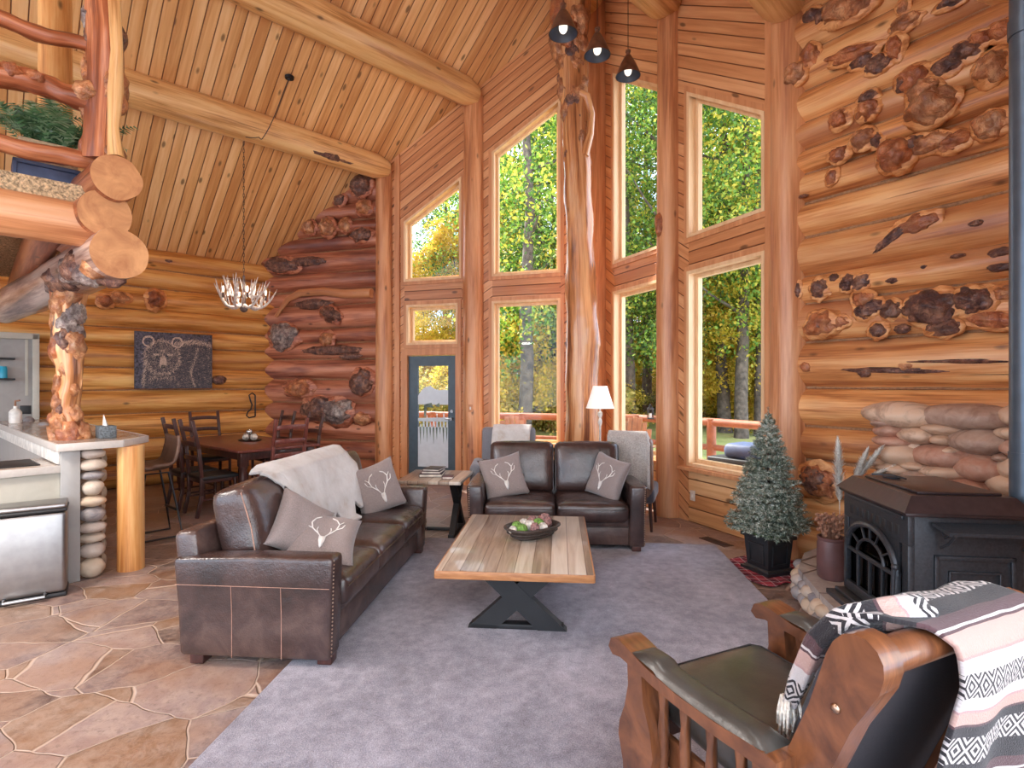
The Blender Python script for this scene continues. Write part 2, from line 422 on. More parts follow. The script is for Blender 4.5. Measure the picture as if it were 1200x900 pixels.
plain('shade_inner', (58, 62, 76), .5)
plain('antler', (214, 204, 196), .5, bumpscale=30, bd=.002, var=.15)
plain('antler_base', (96, 82, 78), .7, bumpscale=40, bd=.003)
plain('cord_brown', (76, 60, 54), .6)
plain('white_ceramic', (226, 222, 214), .3)
plain('tan_box', (168, 142, 112), .8, bumpscale=60)
plain('blue_paint', (62, 74, 104), .6)
plain('leaf_dark', (58, 96, 60), .5, var=.3, bumpscale=9)
plain('leaf_grey', (108, 124, 112), .6, var=.3, bumpscale=9)
plain('door_blue', (72, 88, 98), .42, var=.05)
plain('white_panel', (214, 222, 228), .35, var=.02)
plain('plaster_white', (222, 212, 200), .6, var=.03)
plain('teal_tin', (40, 160, 190), .35, var=.05)
plain('tissue_box', (86, 92, 96), .6, bumpscale=70, var=.3)
plain('pampas', (236, 224, 212), .95, bumpscale=80, bd=.01)
plain('dried_brown', (160, 116, 92), .9, bumpscale=60, bd=.01)
plain('vase_mauve', (108, 76, 74), .45, bumpscale=6)
plain('carpet_tan', (176, 152, 120), .98, bumpscale=60, bd=.02, var=.35)
plain('moss', (100, 132, 62), .95, bumpscale=70, bd=.01, var=.35)
plain('pine_cone', (136, 100, 96), .8, bumpscale=60, bd=.01, var=.35)
plain('ball_white', (196, 190, 180), .7, bumpscale=30, bd=.006, var=.3)
plain('basket', (66, 54, 48), .6, bumpscale=60, bd=.004)
plain('silver_ball', (200, 196, 190), .22, .8, bumpscale=25, bd=.006)
plain('book_dark', (54, 40, 46), .5)
plain('book_maroon', (92, 52, 56), .5)
plain('paper', (222, 214, 200), .8)
plain('charcoal_print', (70, 66, 74), .8, bumpscale=40, bd=.0005, var=.5)
plain('bark', (84, 74, 66), .9, bumpscale=6, bd=.05, var=.35)
plain('deck_wood', (150, 86, 52), .6, bumpscale=8)
plain('deck_board', (168, 148, 132), .7, bumpscale=8)
plain('adirondack_wood', (150, 104, 72), .6, bumpscale=8)
plain('planter_black', (38, 38, 40), .35)
plain('river_mortar', (120, 92, 72), .95, bumpscale=30)
k = NT('river_rock'); gi = k.n('ShaderNodeNewGeometry'); v = k.coord('Object'); n = k.noise(v, 14, 5, .65, .6)
c = k.ramp(gi.outputs['Random Per Island'], [(0., (206, 170, 140)), (.25, (176, 148, 128)), (.45, (184, 130, 106)), (.65, (216, 182, 152)), (.85, (166, 134, 116))], 'CONSTANT')
c = k.mix(k.ramp(n, [(.35, 0.), (.7, .5)]), c, (210, 184, 162)); c = k.mix(k.ramp(k.noise(v, 5, 4, .6, 1.), [(.52, 0.), (.64, .5)]), c, (116, 76, 58))
k.col(c).p(Roughness=.55).bump(n, .006); M['river_rock'] = k.m
k = NT('pebble'); gi = k.n('ShaderNodeNewGeometry'); n = k.noise(k.coord('Object'), 14, 5, .65, .6)
c = k.ramp(gi.outputs['Random Per Island'], [(0., (186, 168, 150)), (.25, (150, 146, 150)), (.45, (120, 116, 122)), (.65, (200, 176, 150)), (.85, (176, 160, 150))], 'CONSTANT')
k.col(k.mix(k.ramp(n, [(.35, 0.), (.7, .4)]), c, (220, 206, 190))).p(Roughness=.5).bump(n, .005); M['pebble'] = k.m
# plaid
k = NT('plaid'); x, y, z = k.sep(k.coord('Object'))
def band(c, f, w): return k.math('LESS_THAN', k.math('FRACT', k.math('MULTIPLY', c, f)), w)
c = k.mix(k.math('MULTIPLY', band(x, 7., .35), .6), (158, 40, 56), (54, 24, 38)); c = k.mix(k.math('MULTIPLY', band(y, 7., .35), .6), c, (54, 24, 38))
c = k.mix(k.math('MULTIPLY', band(x, 14., .08), .6), c, (222, 200, 200)); c = k.mix(k.math('MULTIPLY', band(y, 14., .08), .6), c, (222, 200, 200))
k.col(c).p(Roughness=.95); M['plaid'] = k.m
# serape blanket : u along the width (m), v along the drop (m)
k = NT('serape'); x, y, z = k.sep(k.coord('UV'))
y = k.math('ADD', y, k.math('MULTIPLY', k.noise(k.comb(x, y, 0.), 3, 2), .03))
T = 1/.45; f = k.math('FRACT', k.math('MULTIPLY', k.math('ADD', y, .20), T))
blk, wht, pnk, mrn = (38, 34, 38), (200, 192, 190), (186, 152, 142), (84, 58, 62)
base = k.ramp(f, [(0., blk), (.10, mrn), (.17, wht), (.185, mrn), (.20, pnk), (.30, (176, 140, 136)), (.315, wht), (.39, wht), (.57, wht), (.63, (176, 140, 140)), (.645, pnk), (.72, mrn), (.735, blk), (.80, blk)], 'CONSTANT')
def diamonds(fu, c0, hw):
    # concentric diamonds, thresholded
    a = k.math('ABSOLUTE', k.math('SUBTRACT', k.math('FRACT', k.math('MULTIPLY', x, fu)), .5))
    b = k.math('DIVIDE', k.math('ABSOLUTE', k.math('SUBTRACT', f, c0)), hw*2)
    d = k.math('ADD', a, b); return k.math('GREATER_THAN', k.math('FRACT', k.math('MULTIPLY', d, 3.6)), .5), k.math('LESS_THAN', k.math('ABSOLUTE', k.math('SUBTRACT', f, c0)), hw)
d1, m1 = diamonds(13., .48, .075); d2, m2 = diamonds(11., .88, .08)
c = k.mix(k.math('MULTIPLY', d1, m1), base, blk); c = k.mix(k.math('MULTIPLY', d2, m2), c, wht)
k.col(c).p(Roughness=.95, Sheen_Weight=.2).bump(k.noise(k.comb(k.math('MULTIPLY', x, 260.), k.math('MULTIPLY', y, 160.), 0.), 1, 2), .004); M['serape'] = k.m
# needles / foliage
def foliage(name, stops, trans=.35, sc=1.2, rough=.6, oi=True):
    k = NT(name); gi = k.n('ShaderNodeNewGeometry'); n = k.noise(k.coord('Object'), sc, 2)
    f = k.math('ADD', k.math('MULTIPLY', gi.outputs['Random Per Island'], .5), k.math('MULTIPLY', n, .5))
    if oi:
        ob = k.n('ShaderNodeObjectInfo'); f = k.math('ADD', f, k.math('MULTIPLY', k.math('SUBTRACT', ob.outputs['Random'], .5), .22))
    c = k.ramp(f, stops); k.col(c).p(Roughness=rough)
    tb = k.n('ShaderNodeBsdfTranslucent'); k.l(c, tb.inputs[0]); mx = k.n('ShaderNodeMixShader'); mx.inputs[0].default_value = trans
    k.l(k.b.outputs[0], mx.inputs[1]); k.l(tb.outputs[0], mx.inputs[2]); k.l(mx.outputs[0], k.out.inputs[0]); M[name] = k.m
foliage('leaf_green', [(.22, (44, 76, 26)), (.42, (88, 128, 42)), (.58, (142, 172, 66)), (.75, (212, 190, 70))], .5)
foliage('leaf_yellow', [(.25, (150, 140, 44)), (.45, (206, 184, 62)), (.62, (232, 196, 72)), (.8, (190, 150, 70))], .5)
foliage('leaf_brush', [(.2, (92, 104, 48)), (.42, (150, 146, 70)), (.6, (196, 176, 92)), (.8, (170, 130, 74))], .45)
foliage('needle', [(.25, (74, 92, 78)), (.42, (112, 128, 108)), (.58, (168, 176, 158)), (.75, (226, 226, 212))], .1, 3, oi=False)
foliage('fern', [(.25, (60, 96, 66)), (.5, (100, 142, 92)), (.75, (160, 180, 146))], .2, 5, oi=False)
k = NT('grass_ground'); v = k.coord('Object'); n = k.noise(v, .35, 6, .6); n2 = k.noise(v, 6, 4, .7)
k.col(k.mix(k.ramp(n2, [(.3, 0.), (.7, .5)]), k.ramp(n, [(.35, (112, 120, 62)), (.5, (150, 156, 84)), (.65, (186, 176, 110))]), (96, 92, 56))).p(Roughness=1.); M['grass_ground'] = k.m
def glass(name, tint=(250, 252, 255), base=.03):
    k = NT(name); t = k.n('ShaderNodeBsdfTransparent'); t.inputs[0].default_value = (*lin(tint), 1); g = k.n('ShaderNodeBsdfGlossy'); g.inputs['Roughness'].default_value = .02
    fz = k.n('ShaderNodeLayerWeight'); fz.inputs[0].default_value = .5; mx = k.n('ShaderNodeMixShader')
    k.l(k.math('ADD', k.math('MULTIPLY', k.math('POWER', fz.outputs['Facing'], 5.), .4), base), mx.inputs[0]); k.l(t.outputs[0], mx.inputs[1]); k.l(g.outputs[0], mx.inputs[2]); k.l(mx.outputs[0], k.out.inputs[0]); M[name] = k.m
glass('window_glass', base=.012); glass('stove_glass', (120, 90, 70))
k = NT('lamp_shade_white'); k.col((238, 232, 226)).p(Roughness=.8); k.b.inputs['Emission Color'].default_value = (1, .93, .86, 1); k.p(Emission_Strength=.25); M['lamp_shade_white'] = k.m
k = NT('bulb_glass'); k.col((210, 200, 190)).p(Roughness=.1, Transmission_Weight=.5); k.b.inputs['Emission Color'].default_value = (1, .9, .75, 1); k.p(Emission_Strength=.6); M['bulb_glass'] = k.m
k = NT('ember'); k.col((200, 90, 40)).p(Roughness=.6); M['ember'] = k.m
# ------------------------------------------------------------------ plan of the room
UZ = Vector((0, 0, 1))
C = Vector((-4.28, 9.62, 0)); P1 = Vector((1.24, 7.93, 0)); P3 = Vector((2.52, 4.99, 0)); P2 = Vector((1.87, 6.46, 0))
u = Vector((.712, .702, 0)).normalized(); nn = Vector((.702, -.712, 0)).normalized()
wl = (P1-C).normalized(); LL = (P1-C).length          # gable half left of the apex
wr = (P3-P1).normalized(); LR = (P3-P1).length         # gable half right of the apex
wq = Vector((.539, -.843, 0)).normalized()             # right log wall
outl = Vector((-wl.y, wl.x, 0)); outr = Vector((-wr.y, wr.x, 0)); outq = Vector((-wq.y, wq.x, 0))   # outward normals
outw = -nn
PITCH = .713; D1 = (P1-C).dot(nn)
def roof(p):
    d = (p-C).dot(nn)
    return 3.68+PITCH*d if d < D1 else 3.68+PITCH*(2*D1-d)
def tl(px):
    r = (px-600)/F; return (r*C.y-C.x)/(wl.x-r*wl.y)
def sr(px):
    r = (px-600)/F; return (r*P1.y-P1.x)/(wr.x-r*wr.y)
def kq(px, O=P3, d=wq):
    r = (px-600)/F; return (r*O.y-O.x)/(d.x-r*d.y)
# floor
mb = MB(); mb.box(-16, 6, -5, 12, -.2, 0, 0); 
# cut to the house outline: floor polygon
mb = MB(); fp = [C+outl*.2, P1+(outl+outr)*.12, P3+outr*.15, P3+wq*2.4+outq*.1, Vector((4.6, -5, 0)), Vector((-15, -5, 0)), C-u*13+outw*.1, C+outw*.15]
mb.prism([(p.x, p.y) for p in fp], (0, 0, 0), (1, 0, 0), (0, 1, 0), UZ, -.2, 0)
struct('floor', mb, 'flagstone', 'flagstone floor of irregular mauve and tan slabs with pale joints')
# ceiling: two slopes
def slope_slab(A, Bp, Cc, Dd, name, label):
    mb = MB(); mb.v = []
    pts = [A, Bp, Cc, Dd]; top = [Vector((p.x, p.y, roofz)) for p, roofz in pts]
    up = [t+Vector((0, 0, .22)) for t in top]
    def uvp(t): return (t.dot(nn)*1.228, t.dot(u))
    mb.add(top+up, [(0, 1, 2, 3), (7, 6, 5, 4), (0, 4, 5, 1), (1, 5, 6, 2), (2, 6, 7, 3), (3, 7, 4, 0)],
           [tuple(uvp(t) for t in top), tuple(uvp(t) for t in reversed(top))]+[((0, 0),)*4]*4)
    return struct(name, mb, 'ceiling_plank', label)
def zr(d): return 3.68+PITCH*min(d, 2*D1-d)
def pd(d, along): # point at distance d from left wall and along u from C
    return C+nn*d+u*along
e0 = .35
aP1 = (P1-C).dot(u)
slope_slab((pd(-e0, .4), 3.68-PITCH*e0), (pd(D1, aP1+.45), zr(D1)), (pd(D1, aP1-15), zr(D1)), (pd(-e0, -14), 3.68-PITCH*e0), 'ceiling', 'tongue and groove pine ceiling slope left of the ridge')
slope_slab((pd(D1, aP1+.45), zr(D1)), (pd(2*D1+.2, aP1+.2), 3.68-PITCH*.2), (pd(2*D1+.2, aP1-15), 3.68-PITCH*.2), (pd(D1, aP1-15), zr(D1)), 'ceiling', 'tongue and groove pine ceiling slope right of the ridge')
# ------------------------------------------------------------------ log walls
def log_wall(name, O, d, out, L, seams, mat, label, seed, L0=0, bulge=.05, clip=False, proud=.10, n=26, segs=None):
    """logs stacked on a backing wall; front faces at the plane through O, protruding 'proud' into the room"""
    rnd = random.Random(seed); mb = MB(); inn = -out
    segs = segs or int(L*7)
    for a, b in zip(seams[:-1], seams[1:]):
        zc = (a+b)/2; rv = (b-a)/2*1.05; off = rnd.uniform(0, 90); ph = rnd.uniform(0, 50)
        x1 = L; x0 = L0
        if clip:   # stop the log at the sloping ceiling
            for i in range(200):
                if roof(O+d*x0) > a+.02: break
                x0 += .05
        pts = []; rad = []; N = segs
        for i in range(N+1):
            t = x0+(x1-x0)*i/N
            w = noise.noise(Vector((t*.5, ph, seed)))*.02
            pts.append(O+d*t+UZ*(zc+w)-inn*(.06)+inn*noise.noise(Vector((t*.6, ph+9, seed)))*.03); rad.append(rv)
        k = (proud+.06)/rv
        def fn(ul, t, i, ph=ph):
            return 1+bulge*noise.noise(Vector((ul*1.3, math.cos(t)*1.1+ph, math.sin(t)*1.1)))+bulge*.35*noise.noise(Vector((ul*5, math.cos(t)*3+ph, math.sin(t)*3)))
        # the tube's first axis is vertical, second horizontal
        mb.tube(pts, rad, n, True, fn, sq=(1, k), uo=(off, rnd.uniform(0, 90)))
    for z in seams[1:-1]:
        pts = [O+d*(L0+(L-L0)*i/30)+UZ*z+out*.005 for i in range(31)]
        if clip: pts = [p for p in pts if roof(p) > z]
        if len(pts) > 2: mb.tube(pts, .016, 6, mi=1)
    H = seams[-1]
    if clip: poly = [(L0, seams[0]), (L, seams[0]), (L, roof(O+d*L)), (L0, roof(O+d*L0))]
    else: poly = [(L0, seams[0]), (L, seams[0]), (L, H), (L0, H)]
    mb.prism(poly, O, d, UZ, out, .02, .3, mi=1)
    return struct(name, mb, [mat, 'chinking'], label, ang=60)
log_wall('wall_left', C, -u, outw, 13.0, [0, .35, .72, 1.11, 1.46, 1.79, 2.12, 2.39, 2.68, 3.02, 3.31, 3.62], 'log_left', 'long log wall of the dining side with golden stacked logs', 3, L0=-.1, bulge=.035)
log_wall('wall_back', C, wl, outl, tl(451), [0, .3, .6, .92, 1.23, 1.63, 1.97, 2.25, 2.49, 2.89, 3.13, 3.43, 3.79, 4.05, 4.28, 4.56, 4.9, 5.2], 'log_red', 'reddish log wall beside the door with knotty burls', 5, L0=0, bulge=.07, clip=True)
rs = [0, .3, .58, .88, 1.18, 1.52, 1.92, 2.26, 2.50, 2.85, 3.15, 3.41, 3.63, 3.87, 4.15, 4.48, 4.82, 5.15]
QL = 2.35
mbq = log_wall('wall_right', P3, wq, outq, QL, rs, 'log_right', 'log wall behind the stove covered with burls', 8, L0=.08, bulge=.07, segs=40)
# short return wall beyond the frame on the right
Rq = P3+wq*QL
mb = MB(); mb.prism([(0, 0), (2.6, 0), (2.6, 3.7), (0, 3.7)], Rq, -u, UZ, nn, 0, .2)
struct('wall_side', mb, 'sill_siding', 'plank wall past the stove, at the right side of the room')
# ------------------------------------------------------------------ burls on the logs
def on_plane(px, py, O, d, lift=0, inn=None):
    k = kq(px, O, d); p = O+d*k; z = CH+(450-py)*p.y/F
    return Vector((p.x, p.y, z))+(inn*lift if inn else Vector())
def burl_on(wall, px, py, rw, rh, seed, O, d, out, mat='burl_brown', depth=.6, tilt=0, amp=.35, lift=.03):
    p = on_plane(px, py, O, d); s = p.y/F
    cosv = abs(Vector((d.x, d.y)).cross(Vector((p.x, p.y)).normalized())) if False else abs(d.x*p.y-d.y*p.x)/math.hypot(p.x, p.y)
    a = rw*s/max(.35, cosv); b = rh*s; m = MB(); c = p-out*(.06+lift)
    X = Matrix((d, out, UZ)).transposed().to_4x4() @ roty(tilt)
    dp = min(.24, max(.035, 1.25*depth*min(a, b)))
    burl(m, (0, 0, 0), (a, dp, b), seed, 4 if max(rw, rh) > 9 else 3, amp, X)
    sw = Matrix((d, out, UZ)).transposed().to_4x4() @ roty(tilt); f_ = .012*F/p.y
    if rh > 6: burl(m, (0, 0, 0), (a*1.16+.012, min(.08, dp*.5), b*1.16+.012), seed+500, 3, .3, sw, 1)
    m.v = [q+c for q in m.v]
    o = m.build('burl', [mat, 'burl_swell_red' if wall is WB else 'burl_swell'], wall, 80)
    return o
WR = bpy.data.objects['wall_right']; WB = bpy.data.objects['wall_back']; WL = bpy.data.objects['wall_left']
B, D_, R_, G_ = 'burl_brown', 'burl_dark', 'burl_red', 'burl_grey'
for i, (x, y, a, b, m, dp, t) in enumerate([
    (1008, 8, 30, 20, B, .9, 0), (976, 22, 13, 10, D_, .8, 0), (958, 24, 9, 9, D_, .8, 0), (940, 92, 12, 13, B, 1, 0), (957, 70, 10, 14, R_, .8, 0), (1006, 68, 26, 10, R_, .8, .2), (1036, 80, 13, 11, D_, .8, 0), (1056, 60, 9, 16, R_, .8, 0), (1018, 76, 12, 8, D_, .8, 0),
    (1068, 32, 15, 9, B, .8, 0), (1065, 14, 6, 9, B, .8, 0), (1125, 5, 18, 8, D_, .8, 0), (1078, 96, 15, 14, R_, .9, 0), (1090, 112, 16, 14, B, 1, 0), (1100, 130, 25, 21, B, 1.1, 0), (1066, 102, 8, 12, D_, .8, 0), (1116, 82, 15, 12, D_, .8, 0), (1138, 66, 16, 12, D_, .8, .3), (1154, 52, 12, 10, R_, .8, 0),
    (1170, 84, 17, 18, B, 1, 0), (1180, 42, 14, 12, R_, .7, 0), (1170, 150, 19, 16, B, 1, 0), (992, 143, 11, 11, R_, .9, 0), (1024, 133, 11, 11, R_, 1, 0), (1024, 118, 10, 8, D_, .9, 0), (1020, 166, 13, 12, B, 1, 0), (1034, 168, 6, 9, D_, 1, 0), (991, 184, 11, 9, R_, .9, 0), (1058, 186, 18, 19, R_, 1.1, 0),
    (1078, 172, 12, 10, D_, .8, 0), (1098, 172, 22, 12, B, .9, 0), (1122, 170, 16, 12, R_, .9, 0), (982, 210, 6, 9, R_, .8, .5), (948, 232, 5, 2, D_, .4, 0), (1081, 265, 22, 11, R_, .35, -.15), (1052, 280, 22, 6, D_, .2, -.6), (1150, 264, 8, 4, D_, .4, 0),
    (967, 339, 9, 12, D_, .7, 0), (984, 327, 5, 5, D_, .7, 0), (1000, 333, 8, 10, D_, .7, .2), (1016, 332, 11, 9, D_, .7, -.3), (942, 341, 4, 9, D_, .7, 0), (1052, 330, 7, 4, D_, .5, 0), (1090, 315, 4, 3, D_, .5, 0), (1128, 302, 7, 3, D_, .5, 0), (1178, 298, 12, 6, D_, .5, 0), (1178, 315, 12, 5, D_, .5, 0),
    (970, 380, 17, 16, R_, .7, 0), (969, 382, 7, 8, D_, 1.3, 0), (990, 378, 10, 8, R_, .6, 0), (1018, 352, 11, 10, R_, .8, 0), (1020, 366, 10, 10, D_, .8, 0), (1030, 360, 12, 9, D_, .7, 0), (1052, 364, 11, 11, D_, .8, 0), (1036, 388, 9, 9, D_, .8, 0), (1064, 386, 8, 6, D_, .6, 0), (1098, 362, 25, 20, D_, .7, 0), (1112, 385, 17, 10, D_, .8, 0), (1146, 354, 20, 17, D_, .7, 0), (1170, 375, 30, 10, R_, .5, .25), (1184, 345, 12, 9, B, .7, 0),
    (951, 430, 6, 6, R_, .6, 0), (1050, 434, 50, 4, D_, .5, .03), (1120, 424, 60, 3, D_, .5, .03), (1020, 437, 7, 6, D_, .6, 0), (1068, 430, 9, 6, B, .6, 0), (964, 562, 18, 17, D_, .5, 0), (966, 562, 22, 21, R_, .35, 0)]):
    burl_on(WR, x, y, a, b, i+1, P3, wq, outq, m, dp, t)
for i, (x, y, a, b, m, dp, t) in enumerate([
    (428, 219, 13, 13, D_, .8, 0), (431, 246, 9, 9, B, .9, 0), (367, 268, 8, 9, B, .8, 0), (389, 269, 8, 11, B, 1, 0), (409, 266, 7, 9, B, .8, 0), (428, 277, 12, 9, D_, .6, 0), (402, 236, 7, 8, D_, .6, 0),
    (334, 312, 20, 9, D_, .5, .1), (362, 308, 22, 6, D_, .4, 0), (372, 357, 20, 6, D_, .5, 0), (392, 369, 12, 9, D_, .8, .5), (337, 395, 15, 16, G_, .5, 0), (388, 398, 8, 9, B, .7, 0), (392, 411, 34, 6, D_, .5, 0),
    (429, 447, 14, 15, D_, .6, 0), (400, 483, 17, 16, G_, .6, 0), (376, 478, 16, 14, D_, .4, 0), (428, 490, 9, 7, B, .7, 0), (355, 455, 16, 10, R_, .5, 0), (414, 418, 12, 4, D_, .5, 0)]):
    burl_on(WB, x, y, a, b, i+60, C, wl, outl, m, dp, t)
m_ = MB(); pts = [on_plane(*q, C, wl)-outl*.14 for q in ((330, 372), (344, 352), (358, 345), (385, 343), (410, 346), (441, 345))]
m_.tube(pts, [.03, .05, .065, .07, .075, .08], 12); m_.build('burl', 'log_post', WB, 70)
for i, (x, y, a, b, m, dp, t) in enumerate([(180, 352, 10, 12, R_, .9, 0), (138, 350, 12, 7, B, .9, 0), (122, 354, 8, 8, R_, .8, 0), (254, 445, 8, 6, D_, .7, 0), (196, 307, 4, 2, D_, .4, 0)]):
    burl_on(WL, x, y, a, b, i+90, C, -u, outw, m, dp, t)
# ------------------------------------------------------------------ window wall
WO = 1.18
def wall_face(O, d, out, L, s0, regions, name, label):
    """regions: list of openings (a0,a1,z0,z1) z1=None -> follows the roof. wall between s0 and L"""
    mb = MB()
    def rf(a): return roof(O+d*a)
    sl = rf(L)-rf(s0); sl /= (L-s0)
    def uvs(a, b): return (a*1.1, b-sl*a)
    def uvh(a, b): return (a, b)
    cols = sorted(set([s0, L]+[r[0] for r in regions]+[r[1] for r in regions]))
    for a0, a1 in zip(cols[:-1], cols[1:]):
        ops = sorted([r for r in regions if r[0] <= a0+1e-6 and r[1] >= a1-1e-6], key=lambda r: r[2])
        z = 0
        for r in ops:
            if r[2] > z+.01:
                mb.prism([(a0, z), (a1, z), (a1, r[2]), (a0, r[2])], O, d, UZ, out, 0, .16, uvh, mi=0 if z > .1 or r[2] > .9 else 1)
            z = r[3] if r[3] is not None else -1
            if z == -1:
                mb.prism([(a0, rf(a0)-WO), (a1, rf(a1)-WO), (a1, rf(a1)+.05), (a0, rf(a0)+.05)], O, d, UZ, out, 0, .16, uvs)
        if z != -1: mb.prism([(a0, z), (a1, z), (a1, rf(a1)+.05), (a0, rf(a0)+.05)], O, d, UZ, out, 0, .16, uvs)
    return struct(name, mb, ['siding', 'sill_siding'], label)
LO = [(tl(474), tl(541), 3.2, None), (tl(477), tl(537), 2.18, 2.82), (tl(475), tl(537), 0, 2.05), (tl(577), tl(657), 3.2, None), (tl(577), tl(657), .63, 2.82)]
RO = [(sr(720), sr(775), 3.2, None), (sr(720), sr(775), .63, 2.82), (sr(807), sr(898), 3.2, None), (sr(807), sr(898), .63, 2.82)]
wall_face(C, wl, outl, LL, tl(451), [LO[0], LO[2], LO[3], LO[4], (LO[1][0], LO[1][1], 2.18, 2.82)], 'wall_gable_left', 'pine boarded window wall from the door to the tree trunk column')
wall_face(P1, wr, outr, LR, 0, RO, 'wall_gable_right', 'pine boarded window wall from the tree trunk column to the burl wall')
wn = [0]
def window(O, d, out, r, label):
    wn[0] += 1; a0, a1, z0, z1 = r
    def rf(a): return roof(O+d*a)-WO
    P = [(a0, z0), (a1, z0), (a1, z1 or rf(a1)), (a0, z1 or rf(a0))]
    def inset(P, k):
        cx = (P[0][0]+P[1][0])/2; Q = []
        sl = (P[2][1]-P[3][1])/(P[1][0]-P[0][0])
        Q = [(P[0][0]+k, P[0][1]+k), (P[1][0]-k, P[1][1]+k), (P[2][0]-k, P[2][1]-sl*k-k*math.hypot(1, sl)), (P[3][0]+k, P[3][1]+sl*k-k*math.hypot(1, sl))]
        return Q
    def ring(mb, A, Bq, t0, t1, mi=0):
        for i in range(4):
            j = (i+1) % 4; mb.prism([A[i], A[j], Bq[j], Bq[i]], O, d, UZ, out, t0, t1, mi=mi)
    mb = MB(); A = inset(P, -.055); I1 = inset(P, .0); I2 = inset(P, .035); I3 = inset(P, .075)
    ring(mb, A, I1, -.022, -.0005)                  # casing on the wall
    ring(mb, inset(P, -.001), I2, -.03, .15, 1)      # jamb
    ring(mb, I2, I3, .07, .13, 1)                    # sash
    if z0 < 1 and z1:
        mb.prism([(a0-.09, z0-.045), (a1+.09, z0-.045), (a1+.09, z0-.005), (a0-.09, z0-.005)], O, d, UZ, out, -.09, .02)
    o = struct('window_%d' % wn[0], mb, ['trim_wood', 'frame_pale'], label)
    g = MB(); g.prism(I3, O, d, UZ, out, .095, .101); g.build('pane', 'window_glass', o)
    return o
window(C, wl, outl, LO[0], 'sloped-top window high above the blue door')
window(C, wl, outl, LO[1], 'small transom window right above the blue door')
window(C, wl, outl, LO[3], 'tall sloped-top upper window left of the tree trunk column')
window(C, wl, outl, LO[4], 'lower window left of the tree trunk column')
window(P1, wr, outr, RO[0], 'narrow sloped-top upper window right of the tree trunk column')
window(P1, wr, outr, RO[1], 'narrow lower window behind the white lamp')
window(P1, wr, outr, RO[2], 'wide sloped-top upper window beside the burl log wall')
window(P1, wr, outr, RO[3], 'wide lower window behind the frosted tree')
# posts against the window wall
tn = [0]
def post(p, r, H0, H1, mat, label, seed=0, knob=None, n=22):
    tn[0] += 1; mb = MB(); N = int((H1-H0)*6)
    def fn(ul, t, i): return 1+.05*noise.noise(Vector((ul*.8, math.cos(t)*1.2+seed, math.sin(t)*1.2)))
    mb.tube([p+UZ*(H0+(H1-H0)*i/N) for i in range(N+1)], [r*(1.08-.12*i/N) for i in range(N+1)], n, True, fn)
    o = struct('trim_%d' % tn[0], mb, mat, label, ang=60)
    return o
pl0 = C+wl*tl(451); post(pl0-outl*.02, .135, 0, roof(pl0)-.1, 'log_post', 'peeled log column left of the blue door', 1)
pl1 = C+wl*tl(555); post(pl1-outl*.0, .16, 0, roof(pl1)-.1, 'log_post', 'peeled log column right of the blue door', 2)
post(P1-(outl+outr)*.02, .2, 0, roof(P1)-.02, 'log_post', 'peeled log column at the apex behind the gnarled trunk', 3)
pp2 = post(P2-outr*.02, .135, 0, roof(P2)-.15, 'log_post', 'peeled log column between the two right hand windows', 4)
m_ = MB(); c_ = P2-outr*.14+UZ*3.42; burl(m_, (0, 0, 0), (.07, .05, .16), 31, 3, .25); m_.v = [q+c_ for q in m_.v]; m_.build('burl', 'burl_red', pp2, 80)
post(P3+wq*.02-outr*.02, .15, 0, roof(P3)-.15, 'log_post', 'peeled log column between the window wall and the burl wall', 5)
# flat boards beside the columns
for (O, d, out, a, w, z1, lb) in [(C, wl, outl, tl(466), .09, None, 'flat pine board between column and door frame'), (P1, wr, outr, sr(903), .08, None, 'flat pine board between wide window and burl wall')]:
    tn[0] += 1; mb = MB(); mb.prism([(a-w/2, 0), (a+w/2, 0), (a+w/2, roof(O+d*(a+w/2))-.02), (a-w/2, roof(O+d*(a-w/2))-.02)], O, d, UZ, out, -.03, 0)
    struct('trim_%d' % tn[0], mb, 'trim_wood', lb)
# purlins
def purlin(p, zc, r, L, label, seed, mat='log_pale', ext=.05, scar=None):
    tn[0] += 1; mb = MB(); N = int(L*5)
    def fn(ul, t, i):
        return 1+.06*noise.noise(Vector((ul*.7, math.cos(t)*1.1+seed, math.sin(t)*1.1)))
    pts = [Vector((p.x, p.y, zc))+u*ext-u*L*i/N for i in range(N+1)]
    mb.tube(pts, [r*(.72 if i == 0 else .93 if i == 1 and False else 1)*(1+.012*min(i, 12)) for i in range(N+1)], 24, True, fn)
    return struct('trim_%d' % tn[0], mb, mat, label, ang=60)
pu1 = C+wl*tl(458); pr1 = purlin(pu1, roof(pu1)-.16, .185, 12, 'peeled log purlin over the dining table, chain hooked on it', 1, ext=-.08)
pu2 = C+wl*tl(561); purlin(pu2, roof(pu2)-.16, .2, 12, 'peeled log purlin midway up the left ceiling slope', 2, ext=-.08)
purlin(P1-u*.1, roof(P1)-.3, .22, 12, 'peeled ridge log at the top of the ceiling', 3)
purlin(P2, roof(P2)-.22, .22, 10, 'peeled log purlin above the column between the right windows', 4, ext=-.0)
purlin(P3+wq*.02, roof(P3)-.2, .2, 10, 'peeled log purlin at the top of the column by the burl wall', 5, ext=-.0)
for i, (px, py, a, b, t) in enumerate([(378, 183, .26, .05, 0), (386, 178, .12, .06, 0), (400, 190, .2, .035, 0)]):
    # burl scar under purlin 1
    k_ = kq(px, pu1, -u); p = pu1-u*k_; zc = roof(pu1)-.16; c_ = Vector((p.x, p.y, zc-.12))+nn*.12
    m_ = MB(); burl(m_, (0, 0, 0), (a, b, b), 200+i, 3, .4, Matrix((u, nn, UZ)).transposed().to_4x4()); m_.v = [q+c_ for q in m_.v]; m_.build('burl', 'burl_dark', pr1, 80)
